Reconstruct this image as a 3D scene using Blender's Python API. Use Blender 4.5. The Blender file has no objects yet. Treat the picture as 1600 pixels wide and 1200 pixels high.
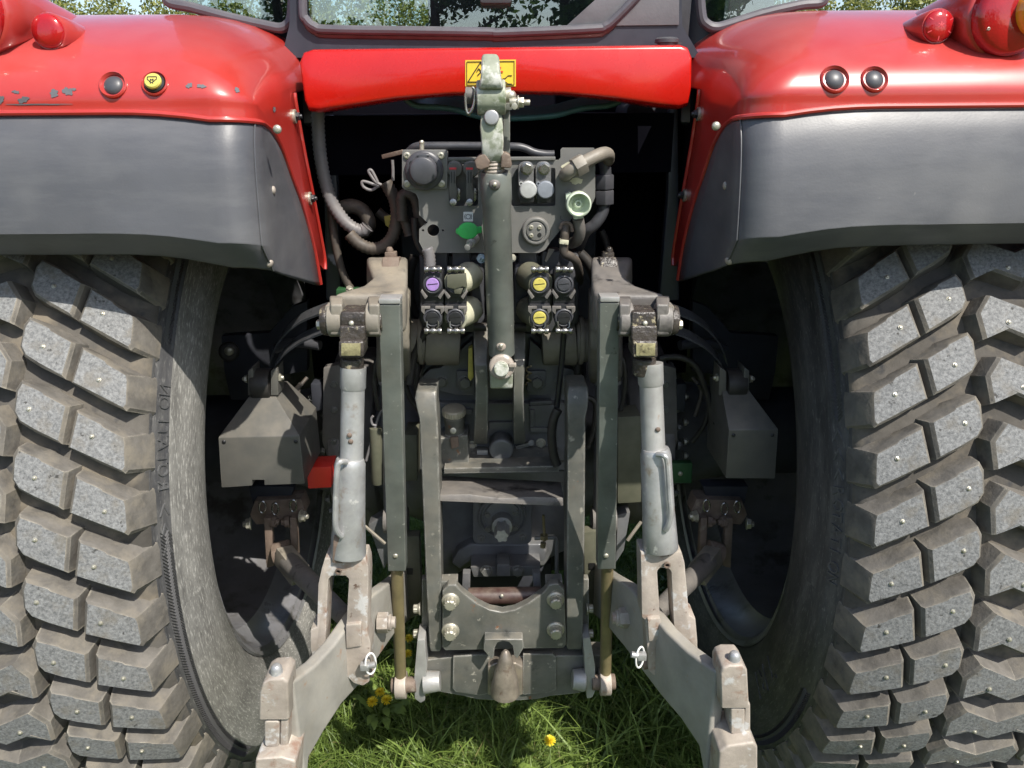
import bpy, bmesh, math, random
import numpy as np
from mathutils import Vector, Matrix
from mathutils.geometry import tessellate_polygon
from mathutils.bvhtree import BVHTree

R = math.radians
random.seed(7)
rng = np.random.default_rng(7)
scene = bpy.context.scene
col = scene.collection

# ------------------------------------------------------------------ camera
PITCH, YAW, ROLL, FPX = R(20.0), 0.019, 0.008, 1202.0
cam_d = bpy.data.cameras.new('camera')
cam = bpy.data.objects.new('camera', cam_d)
col.objects.link(cam)
cam_d.sensor_width = 36.0
cam_d.lens = FPX / 1600 * 36.0
cam_d.clip_start, cam_d.clip_end = 0.02, 2000
CAM = Vector((-0.007, 0.0, 1.70))
CM = Matrix.Translation(CAM) @ Matrix.Rotation(-YAW, 4, 'Z') @ Matrix.Rotation(R(90) - PITCH, 4, 'X') @ Matrix.Rotation(-ROLL, 4, 'Z')
cam.matrix_world = CM
scene.camera = cam

# ------------------------------------------------------------------ world, sun, exposure
SUN_EL, SUN_AZ = R(52), R(37)          # azimuth: to the right of straight behind the camera
sun_dir = Vector((math.sin(SUN_AZ) * math.cos(SUN_EL), -math.cos(SUN_AZ) * math.cos(SUN_EL), math.sin(SUN_EL)))
world = bpy.data.worlds.new('World')
scene.world = world
world.use_nodes = True
wn, wl = world.node_tree.nodes, world.node_tree.links
wn.clear()
sky = wn.new('ShaderNodeTexSky')
sky.sky_type = 'NISHITA'
sky.sun_disc = False
sky.sun_elevation = SUN_EL
sky.sun_rotation = math.pi - SUN_AZ
sky.air_density, sky.dust_density = 1.0, 1.5
bg = wn.new('ShaderNodeBackground')
bg.inputs['Strength'].default_value = 0.14
wo = wn.new('ShaderNodeOutputWorld')
wl.new(sky.outputs[0], bg.inputs[0])
wl.new(bg.outputs[0], wo.inputs[0])
sl = bpy.data.lights.new('sun', 'SUN')
sl.energy, sl.angle, sl.color = 4.8, R(0.5), (1.0, 0.95, 0.87)
so = bpy.data.objects.new('sun', sl)
col.objects.link(so)
so.rotation_euler = sun_dir.to_track_quat('Z', 'Y').to_euler()
so.location = (4, -6, 8)

scene.view_settings.view_transform = 'Standard'
scene.view_settings.look = 'None'
scene.view_settings.gamma = 1.0
scene.view_settings.use_curve_mapping = False
scene.view_settings.exposure = 0.5
scene.cycles.max_bounces = 6
scene.cycles.diffuse_bounces = 3
scene.cycles.glossy_bounces = 3
scene.cycles.adaptive_threshold = 0.02
scene.cycles.use_denoising = True

# ------------------------------------------------------------------ layout helpers
def ray(u, v):
    d = Vector(((u - 800) / FPX, -(v - 600) / FPX, -1.0))
    return CM.to_3x3() @ d
def at(u, v, y):
    """point at distance y behind the camera's own plane that photo measure (u, v) refers to"""
    d = ray(u, v)
    return CAM + d * ((y - CAM.y) / d.y)
def px(n, y, v=600):
    """metres covered by n photo pixels at distance y"""
    d = ray(800, v)
    return n / FPX * (y / d.y)

# ------------------------------------------------------------------ materials
MAT = {}
def pmat(name, base, rough=0.5, metal=0.0, var=0.25, vscale=9.0, uvs=None, spots=None, dust=None, edge=None,
         bump=0.0, bscale=60.0, spec=0.5, streak=None, coat=0.0, fine=None):
    """procedural paint / metal / rubber: tone variation, chips (spots), settled dust, worn edges, fine relief"""
    m = bpy.data.materials.new(name)
    m.use_nodes = True
    n, l = m.node_tree.nodes, m.node_tree.links
    p = n['Principled BSDF']
    tc = n.new('ShaderNodeTexCoord')
    co = tc.outputs['Object']
    def noise(scale, detail=5, rough_=0.6, vec=None):
        t = n.new('ShaderNodeTexNoise')
        t.inputs['Scale'].default_value = scale
        t.inputs['Detail'].default_value = detail
        t.inputs['Roughness'].default_value = rough_
        l.new(vec or co, t.inputs['Vector'])
        return t.outputs['Fac']
    def ramp(fac, lo, hi):
        r = n.new('ShaderNodeMapRange')
        r.inputs['From Min'].default_value = lo
        r.inputs['From Max'].default_value = hi
        r.clamp = True
        l.new(fac, r.inputs['Value'])
        return r.outputs['Result']
    def mix(fac, a, b, mode='MIX'):
        x = n.new('ShaderNodeMix')
        x.data_type = 'RGBA'
        x.blend_type = mode
        if isinstance(fac, float): x.inputs[0].default_value = fac
        else: l.new(fac, x.inputs[0])
        for s, val in ((6, a), (7, b)):
            if isinstance(val, tuple): x.inputs[s].default_value = (*val, 1)
            else: l.new(val, x.inputs[s])
        return x.outputs[2]
    def mul(a, b):
        x = n.new('ShaderNodeMath')
        x.operation = 'MULTIPLY'
        for s, val in ((0, a), (1, b)):
            if isinstance(val, float): x.inputs[s].default_value = val
            else: l.new(val, x.inputs[s])
        return x.outputs[0]
    lo = tuple(c * (1 - var) for c in base)
    hi = tuple(min(1, c * (1 + var)) for c in base)
    c = mix(ramp(noise(vscale), 0.3, 0.7), lo, hi)
    rgh = None
    if fine:
        colr, sc, a, b = fine
        c = mix(ramp(noise(sc, 2, 0.5), a, b), c, colr)
    if uvs:
        for colr, sc, a, b, amt in uvs:
            mp = n.new('ShaderNodeMapping')
            mp.inputs['Scale'].default_value = (*sc, 1)
            l.new(tc.outputs['UV'], mp.inputs['Vector'])
            c = mix(mul(ramp(noise(1.0, 6, 0.7, mp.outputs[0]), a, b), amt), c, colr)
    if streak:
        colr, sc, amt = streak
        mp = n.new('ShaderNodeMapping')
        mp.inputs['Scale'].default_value = sc
        l.new(co, mp.inputs['Vector'])
        c = mix(mul(ramp(noise(4.0, 6, 0.7, mp.outputs[0]), 0.45, 0.75), amt), c, colr)
    if dust:
        colr, amt = dust
        g = n.new('ShaderNodeNewGeometry')
        sx = n.new('ShaderNodeSeparateXYZ')
        l.new(g.outputs['Normal'], sx.inputs[0])
        up = ramp(sx.outputs['Z'], -0.6, 1.0)
        c = mix(mul(mul(up, ramp(noise(vscale * 2.3, 6), 0.32, 0.68)), amt), c, colr)
    if edge:
        colr, rad, amt = edge
        bv = n.new('ShaderNodeBevel')
        bv.samples = 4
        bv.inputs['Radius'].default_value = rad
        g = n.new('ShaderNodeNewGeometry')
        dt = n.new('ShaderNodeVectorMath')
        dt.operation = 'DOT_PRODUCT'
        l.new(bv.outputs[0], dt.inputs[0])
        l.new(g.outputs['Normal'], dt.inputs[1])
        e = ramp(dt.outputs['Value'], 0.985, 0.86)
        c = mix(mul(mul(e, ramp(noise(35, 4), 0.38, 0.6)), amt), c, colr)
    if spots:
        for colr, sc, a, b in spots:
            c = mix(ramp(noise(sc, 4, 0.65), a, b), c, colr)
    l.new(c, p.inputs['Base Color'])
    rr = n.new('ShaderNodeMapRange')
    rr.inputs['To Min'].default_value = max(0.03, rough - 0.1)
    rr.inputs['To Max'].default_value = min(1, rough + 0.12)
    l.new(noise(vscale * 3.1, 4), rr.inputs['Value'])
    l.new(rr.outputs[0], p.inputs['Roughness'])
    p.inputs['Metallic'].default_value = metal
    p.inputs['Specular IOR Level'].default_value = spec
    if coat:
        p.inputs['Coat Weight'].default_value = coat
        p.inputs['Coat Roughness'].default_value = 0.08
    if bump:
        b = n.new('ShaderNodeBump')
        b.inputs['Strength'].default_value = bump
        b.inputs['Distance'].default_value = 0.004
        l.new(noise(bscale, 6), b.inputs['Height'])
        l.new(b.outputs[0], p.inputs['Normal'])
    MAT[name] = m
    return m

RUST, DUST = (0.20, 0.085, 0.04), (0.30, 0.26, 0.20)
STEEL = (0.42, 0.41, 0.38)
pmat('red_panel', (0.50, 0.009, 0.004), 0.26, var=0.05, coat=0.5, bump=0.02, bscale=30)
pmat('red_fender', (0.41, 0.024, 0.016), 0.34, var=0.12, vscale=3, coat=0.6, bump=0.02, bscale=18,
     fine=((0.46, 0.06, 0.06), 5, 0.55, 0.9), dust=((0.44, 0.13, 0.125), 0.35), spots=[((0.55, 0.35, 0.33), 120, 0.76, 0.80)])
pmat('fender_plastic', (0.078, 0.080, 0.090), 0.43, var=0.22, vscale=2.6, bump=0.06, bscale=260,
     streak=((0.155, 0.155, 0.16), (1.4, 2.4, 7), 0.42), dust=((0.16, 0.155, 0.148), 0.35), fine=((0.115, 0.115, 0.12), 9, 0.5, 0.8), spots=[((0.19, 0.188, 0.18), 70, 0.715, 0.79)])
pmat('grey_paint', (0.098, 0.101, 0.092), 0.38, var=0.28, vscale=12, bump=0.16, bscale=70, edge=(STEEL, 0.006, 0.9),
     dust=(DUST, 0.45), spots=[((0.30, 0.285, 0.24), 44, 0.63, 0.70), (RUST, 27, 0.68, 0.74), ((0.045, 0.045, 0.042), 20, 0.64, 0.78)])
pmat('grey_panel', (0.135, 0.135, 0.128), 0.45, var=0.12, vscale=10, bump=0.03, bscale=90, edge=((0.32, 0.31, 0.29), 0.002, 0.6), dust=(DUST, 0.25))
pmat('green_grey_tube', (0.108, 0.120, 0.108), 0.38, var=0.28, vscale=14, bump=0.04, bscale=120, edge=(STEEL, 0.003, 0.6),
     dust=(DUST, 0.3), spots=[((0.36, 0.36, 0.32), 55, 0.66, 0.72), ((0.06, 0.06, 0.055), 34, 0.68, 0.74)])
pmat('top_link_paint', (0.27, 0.29, 0.22), 0.45, var=0.3, vscale=22, bump=0.12, bscale=140, edge=((0.55, 0.53, 0.46), 0.004, 0.8),
     spots=[((0.56, 0.56, 0.51), 30, 0.50, 0.60), ((0.13, 0.16, 0.09), 36, 0.60, 0.68), (RUST, 30, 0.70, 0.76)])
pmat('housing_paint', (0.120, 0.124, 0.130), 0.31, var=0.3, vscale=10, bump=0.14, bscale=130, edge=((0.20, 0.19, 0.17), 0.003, 0.6), dust=(DUST, 0.22))
pmat('casting', (0.17, 0.155, 0.13), 0.5, var=0.25, vscale=11, bump=0.2, bscale=110, edge=((0.36, 0.34, 0.29), 0.004, 0.5),
     dust=((0.36, 0.31, 0.23), 0.55), spots=[((0.05, 0.045, 0.04), 16, 0.62, 0.74)])
pmat('casting_dark', (0.12, 0.112, 0.105), 0.5, var=0.25, vscale=11, bump=0.2, bscale=110, edge=((0.32, 0.30, 0.27), 0.004, 0.5),
     dust=((0.28, 0.25, 0.21), 0.4), spots=[((0.035, 0.032, 0.03), 16, 0.58, 0.7)])
pmat('bare_steel', (0.36, 0.36, 0.35), 0.42, metal=0.35, var=0.25, vscale=18, bump=0.08, bscale=110, edge=((0.6, 0.58, 0.54), 0.003, 0.6),
     dust=((0.42, 0.37, 0.29), 0.3), spots=[((0.30, 0.20, 0.13), 24, 0.64, 0.74)])
pmat('galvanised', (0.39, 0.395, 0.40), 0.36, metal=0.45, var=0.35, vscale=14, bump=0.05, bscale=100, dust=((0.45, 0.41, 0.33), 0.4),
     spots=[((0.25, 0.20, 0.15), 22, 0.60, 0.74), ((0.55, 0.54, 0.52), 50, 0.62, 0.68)])
pmat('worn_link', (0.33, 0.285, 0.245), 0.55, metal=0.1, var=0.28, vscale=16, bump=0.25, bscale=90, edge=((0.55, 0.51, 0.44), 0.005, 0.7),
     dust=((0.46, 0.41, 0.32), 0.5), spots=[((0.26, 0.17, 0.125), 20, 0.56, 0.68), ((0.46, 0.45, 0.43), 24, 0.60, 0.66), ((0.12, 0.08, 0.06), 45, 0.66, 0.72)])
pmat('lower_link_paint', (0.26, 0.25, 0.225), 0.5, var=0.22, vscale=12, bump=0.12, bscale=100, edge=((0.46, 0.40, 0.30), 0.005, 0.8),
     dust=((0.40, 0.36, 0.28), 0.45), spots=[((0.28, 0.17, 0.11), 18, 0.64, 0.72)])
pmat('greasy', (0.05, 0.042, 0.036), 0.22, var=0.5, vscale=40, bump=0.8, bscale=90, spots=[((0.30, 0.26, 0.17), 60, 0.58, 0.66)])
pmat('grease_label', (0.30, 0.27, 0.15), 0.3, metal=0.2, var=0.5, vscale=60, bump=0.4, bscale=140, spots=[((0.06, 0.05, 0.04), 50, 0.56, 0.66)])
pmat('bolt_zinc', (0.46, 0.44, 0.36), 0.38, metal=0.6, var=0.25, vscale=90, bump=0.1, bscale=300, dust=(DUST, 0.3))
pmat('bolt_paint', (0.13, 0.133, 0.125), 0.4, metal=0.1, var=0.25, vscale=60, bump=0.1, bscale=200, edge=((0.34, 0.33, 0.30), 0.002, 0.7), dust=(DUST, 0.3))
pmat('chrome_dark', (0.30, 0.29, 0.27), 0.25, metal=0.85, var=0.3, vscale=80)
pmat('rusty', (0.13, 0.092, 0.070), 0.7, var=0.35, vscale=22, bump=0.3, bscale=120, spots=[((0.24, 0.20, 0.16), 26, 0.6, 0.7)], dust=(DUST, 0.35))
pmat('brass_rod', (0.20, 0.165, 0.085), 0.42, metal=0.3, var=0.25, vscale=20, bump=0.06, bscale=120, dust=(DUST, 0.2))
pmat('tyre_carcass', (0.085, 0.078, 0.068), 0.85, var=0.3, vscale=12, bump=0.45, bscale=55, spots=[((0.17, 0.145, 0.11), 9, 0.5, 0.68)], fine=((0.05, 0.05, 0.05), 45, 0.6, 0.75), spec=0.2)
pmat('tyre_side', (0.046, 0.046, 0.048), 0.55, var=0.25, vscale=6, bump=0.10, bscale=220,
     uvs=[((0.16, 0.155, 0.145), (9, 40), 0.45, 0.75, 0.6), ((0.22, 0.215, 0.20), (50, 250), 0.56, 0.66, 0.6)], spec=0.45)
pmat('tyre_side_dusty_lit', (0.14, 0.136, 0.126), 0.6, var=0.25, vscale=6, bump=0.10, bscale=220,  # dust near the bead plus sunlight put into the colour, left tyre only
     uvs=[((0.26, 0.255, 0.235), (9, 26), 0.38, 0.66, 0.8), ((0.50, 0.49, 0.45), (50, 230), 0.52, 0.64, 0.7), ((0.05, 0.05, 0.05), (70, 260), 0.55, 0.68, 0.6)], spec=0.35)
pmat('horn_steel', (0.26, 0.225, 0.185), 0.34, metal=0.45, var=0.35, vscale=30, bump=0.1, bscale=150, spots=[((0.30, 0.26, 0.20), 26, 0.58, 0.70), ((0.10, 0.05, 0.03), 22, 0.62, 0.72)])
pmat('tyre_text', (0.07, 0.07, 0.07), 0.55, var=0.3, vscale=40)
pmat('black_rubber', (0.020, 0.019, 0.018), 0.55, var=0.3, vscale=30, dust=((0.12, 0.10, 0.08), 0.35))
pmat('dusty_hose', (0.045, 0.038, 0.032), 0.6, var=0.3, vscale=30, dust=((0.19, 0.15, 0.11), 0.6))
pmat('conduit_grey', (0.15, 0.145, 0.15), 0.5, var=0.2, vscale=20, dust=((0.3, 0.26, 0.21), 0.4))
pmat('black_plastic', (0.016, 0.017, 0.020), 0.35, var=0.3, vscale=30, dust=((0.10, 0.09, 0.08), 0.3))
pmat('dark_plastic', (0.050, 0.052, 0.060), 0.4, var=0.2, vscale=30, dust=((0.14, 0.13, 0.12), 0.3))
pmat('cab_frame', (0.030, 0.033, 0.045), 0.35, var=0.2, vscale=9, dust=((0.12, 0.12, 0.13), 0.3))
pmat('cab_trim', (0.11, 0.11, 0.118), 0.55, var=0.25, vscale=9, bump=0.1, bscale=200)
pmat('seal', (0.075, 0.073, 0.085), 0.36, var=0.2, vscale=12, dust=((0.2, 0.19, 0.18), 0.3))
pmat('shade_black', (0.004, 0.004, 0.007), 0.9, var=0.4, vscale=6, spec=0.05)  # near-black, the shade under the cab is put into the colour
pmat('underbody', (0.024, 0.026, 0.034), 0.7, var=0.4, vscale=8, bump=0.2, bscale=30)
pmat('green_dark', (0.035, 0.11, 0.105), 0.35, var=0.2, vscale=20)
pmat('olive_box', (0.085, 0.088, 0.060), 0.5, var=0.2, vscale=14, dust=(DUST, 0.3))
pmat('cover_grey', (0.085, 0.085, 0.079), 0.42, var=0.12, vscale=8, bump=0.03, bscale=90, edge=((0.32, 0.31, 0.28), 0.002, 0.7), dust=(DUST, 0.35))
pmat('strap', (0.06, 0.063, 0.07), 0.3, var=0.3, vscale=30, dust=((0.16, 0.15, 0.14), 0.4))
pmat('rim_paint', (0.17, 0.17, 0.18), 0.30, metal=0.0, var=0.3, vscale=6, bump=0.08, bscale=40, dust=((0.14, 0.13, 0.12), 0.5), spots=[((0.08, 0.076, 0.07), 10, 0.52, 0.66)])
pmat('cream_paint', (0.46, 0.45, 0.33), 0.35, var=0.2, vscale=30, bump=0.15, bscale=140, spots=[((0.12, 0.10, 0.08), 34, 0.58, 0.66)])
pmat('green_cap', (0.045, 0.46, 0.10), 0.45, var=0.12, vscale=30, bump=0.05, bscale=150)
pmat('yellow_plastic', (0.52, 0.45, 0.10), 0.45, var=0.2, vscale=60, spots=[((0.12, 0.10, 0.05), 90, 0.64, 0.72)])
pmat('purple_plastic', (0.34, 0.21, 0.50), 0.45, var=0.2, vscale=60, spots=[((0.06, 0.05, 0.06), 60, 0.64, 0.70)])
pmat('silver_cap', (0.42, 0.43, 0.42), 0.45, metal=0.2, var=0.15, vscale=50)
pmat('blue_grey_cap', (0.20, 0.22, 0.25), 0.5, var=0.15, vscale=50)
pmat('mint_ring', (0.48, 0.56, 0.44), 0.42, var=0.2, vscale=40, dust=((0.5, 0.45, 0.33), 0.4))
pmat('sticker_yellow', (0.78, 0.52, 0.045), 0.4, var=0.08, vscale=30)
pmat('sticker_black', (0.012, 0.012, 0.012), 0.5)
pmat('sticker_red', (0.62, 0.06, 0.015), 0.5)
pmat('sticker_white', (0.75, 0.75, 0.74), 0.5, var=0.05)
pmat('decal_grey', (0.22, 0.23, 0.25), 0.5)
pmat('decal_black', (0.012, 0.012, 0.016), 0.4)
pmat('red_lever', (0.55, 0.05, 0.06), 0.4)
pmat('red_box', (0.62, 0.030, 0.020), 0.35, var=0.1, coat=0.3)
pmat('green_box', (0.02, 0.075, 0.025), 0.5, var=0.15)
pmat('wire_white', (0.75, 0.75, 0.72), 0.35, var=0.05)
pmat('tag_blue', (0.35, 0.55, 0.75), 0.4, var=0.1)
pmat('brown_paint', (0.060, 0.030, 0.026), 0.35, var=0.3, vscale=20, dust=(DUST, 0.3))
pmat('blue_zinc', (0.35, 0.45, 0.52), 0.3, metal=0.6)
pmat('orange_plug', (0.42, 0.22, 0.06), 0.5)
pmat('bark', (0.075, 0.055, 0.04), 0.9, var=0.4, vscale=9, bump=0.6, bscale=20)
pmat('seat_cloth', (0.02, 0.02, 0.024), 0.8)

def lens_mat(name, colr, rough=0.12):
    m = pmat(name, colr, rough, var=0.1, vscale=60, coat=0.6)
    n, l = m.node_tree.nodes, m.node_tree.links
    p = n['Principled BSDF']
    p.inputs['Subsurface Weight'].default_value = 0.0
    t = n.new('ShaderNodeTexVoronoi')
    t.inputs['Scale'].default_value = 260
    b = n.new('ShaderNodeBump')
    b.inputs['Strength'].default_value = 0.12
    b.inputs['Distance'].default_value = 0.001
    tc = n.new('ShaderNodeTexCoord')
    l.new(tc.outputs['Object'], t.inputs['Vector'])
    l.new(t.outputs['Distance'], b.inputs['Height'])
    l.new(b.outputs[0], p.inputs['Normal'])
    return m
lens_mat('red_lens', (0.36, 0.008, 0.010))
lens_mat('orange_lens', (0.80, 0.30, 0.02))

def tread_mat():
    m = bpy.data.materials.new('tread_rubber')
    m.use_nodes = True
    n, l = m.node_tree.nodes, m.node_tree.links
    p = n['Principled BSDF']
    g = n.new('ShaderNodeNewGeometry')
    tc = n.new('ShaderNodeTexCoord')
    oi = n.new('ShaderNodeObjectInfo')
    ad = n.new('ShaderNodeVectorMath')
    ad.operation = 'MULTIPLY_ADD'
    ad.inputs[1].default_value = (1, 1, 1)
    sc = n.new('ShaderNodeVectorMath')
    sc.operation = 'SCALE'
    cb = n.new('ShaderNodeCombineXYZ')
    for i in range(3): l.new(oi.outputs['Random'], cb.inputs[i])
    l.new(cb.outputs[0], sc.inputs[0])
    sc.inputs['Scale'].default_value = 13.0
    l.new(tc.outputs['Object'], ad.inputs[0])
    l.new(sc.outputs[0], ad.inputs[2])
    def noise(s, d, r):
        t = n.new('ShaderNodeTexNoise')
        t.inputs['Scale'].default_value = s
        t.inputs['Detail'].default_value = d
        t.inputs['Roughness'].default_value = r
        l.new(ad.outputs[0], t.inputs['Vector'])
        return t.outputs['Fac']
    def rmp(f, a, b):
        r = n.new('ShaderNodeMapRange')
        r.inputs['From Min'].default_value, r.inputs['From Max'].default_value = a, b
        l.new(f, r.inputs['Value'])
        return r.outputs[0]
    def mix(f, a, b):
        x = n.new('ShaderNodeMix')
        x.data_type = 'RGBA'
        l.new(f, x.inputs[0])
        for s, val in ((6, a), (7, b)):
            if isinstance(val, tuple): x.inputs[s].default_value = (*val, 1)
            else: l.new(val, x.inputs[s])
        return x.outputs[2]
    fn = noise(190, 4, 0.75)
    c = mix(rmp(fn, 0.36, 0.66), (0.105, 0.107, 0.107), (0.245, 0.247, 0.243))
    c = mix(rmp(noise(26, 4, 0.6), 0.52, 0.78), c, (0.15, 0.135, 0.11))
    c = mix(rmp(noise(60, 3, 0.6), 0.66, 0.72), c, (0.05, 0.048, 0.045))
    l.new(c, p.inputs['Base Color'])
    p.inputs['Roughness'].default_value = 0.72
    p.inputs['Specular IOR Level'].default_value = 0.3
    b = n.new('ShaderNodeBump')
    b.inputs['Strength'].default_value = 0.6
    b.inputs['Distance'].default_value = 0.0015
    l.new(fn, b.inputs['Height'])
    l.new(b.outputs[0], p.inputs['Normal'])
    MAT['tread_rubber'] = m
tread_mat()
pmat('tread_wall', (0.118, 0.109, 0.096), 0.85, var=0.3, vscale=26, bump=0.4, bscale=90, spots=[((0.175, 0.156, 0.126), 17, 0.48, 0.66)],
     edge=((0.34, 0.31, 0.25), 0.006, 0.8), spec=0.25)

def glass_mat(name, tint=(0.80, 0.88, 0.86)):
    m = bpy.data.materials.new(name)
    m.use_nodes = True
    n, l = m.node_tree.nodes, m.node_tree.links
    n.clear()
    o = n.new('ShaderNodeOutputMaterial')
    tr = n.new('ShaderNodeBsdfTransparent')
    tr.inputs[0].default_value = (*tint, 1)
    gl = n.new('ShaderNodeBsdfGlossy')
    gl.inputs['Roughness'].default_value = 0.0
    fr = n.new('ShaderNodeFresnel')
    fr.inputs['IOR'].default_value = 2.7
    mx = n.new('ShaderNodeMixShader')
    l.new(fr.outputs[0], mx.inputs[0])
    l.new(tr.outputs[0], mx.inputs[1])
    l.new(gl.outputs[0], mx.inputs[2])
    l.new(mx.outputs[0], o.inputs[0])
    MAT[name] = m
glass_mat('glass')

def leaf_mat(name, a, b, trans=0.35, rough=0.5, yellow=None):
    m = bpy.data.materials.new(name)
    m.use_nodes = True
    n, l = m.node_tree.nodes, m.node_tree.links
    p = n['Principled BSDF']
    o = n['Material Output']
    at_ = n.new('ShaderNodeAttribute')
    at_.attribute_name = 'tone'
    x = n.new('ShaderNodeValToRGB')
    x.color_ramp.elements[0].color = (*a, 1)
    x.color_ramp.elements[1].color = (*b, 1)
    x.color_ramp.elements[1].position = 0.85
    if yellow:
        e = x.color_ramp.elements.new(0.97)
        e.color = (*yellow, 1)
    l.new(at_.outputs['Fac'], x.inputs[0])
    l.new(x.outputs[0], p.inputs['Base Color'])
    p.inputs['Roughness'].default_value = rough
    t = n.new('ShaderNodeBsdfTranslucent')
    l.new(x.outputs[0], t.inputs[0])
    mx = n.new('ShaderNodeMixShader')
    mx.inputs[0].default_value = trans
    l.new(p.outputs[0], mx.inputs[1])
    l.new(t.outputs[0], mx.inputs[2])
    l.new(mx.outputs[0], o.inputs[0])
    MAT[name] = m
leaf_mat('grass_blades', (0.080, 0.135, 0.026), (0.250, 0.345, 0.075), yellow=(0.30, 0.27, 0.11))
leaf_mat('field_grass', (0.10, 0.13, 0.03), (0.32, 0.30, 0.11))
leaf_mat('leaves', (0.020, 0.050, 0.012), (0.085, 0.150, 0.030))
leaf_mat('hedge_leaves', (0.12, 0.16, 0.035), (0.34, 0.34, 0.10))
leaf_mat('petal', (0.80, 0.56, 0.015), (0.88, 0.72, 0.05), trans=0.25)
pmat('soil', (0.055, 0.070, 0.022), 0.95, var=0.5, vscale=14, bump=0.6, bscale=40, spots=[((0.05, 0.085, 0.02), 5, 0.4, 0.7)], spec=0.1)

# ------------------------------------------------------------------ mesh helpers
IDENT = Matrix.Identity(4)
def frame(axis, up=None):
    z = Vector(axis).normalized()
    u = Vector(up) if up else (Vector((0, 0, 1)) if abs(z.z) < 0.9 else Vector((1, 0, 0)))
    x = u.cross(z).normalized()
    y = z.cross(x)
    return Matrix((x, y, z)).transposed()

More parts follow.
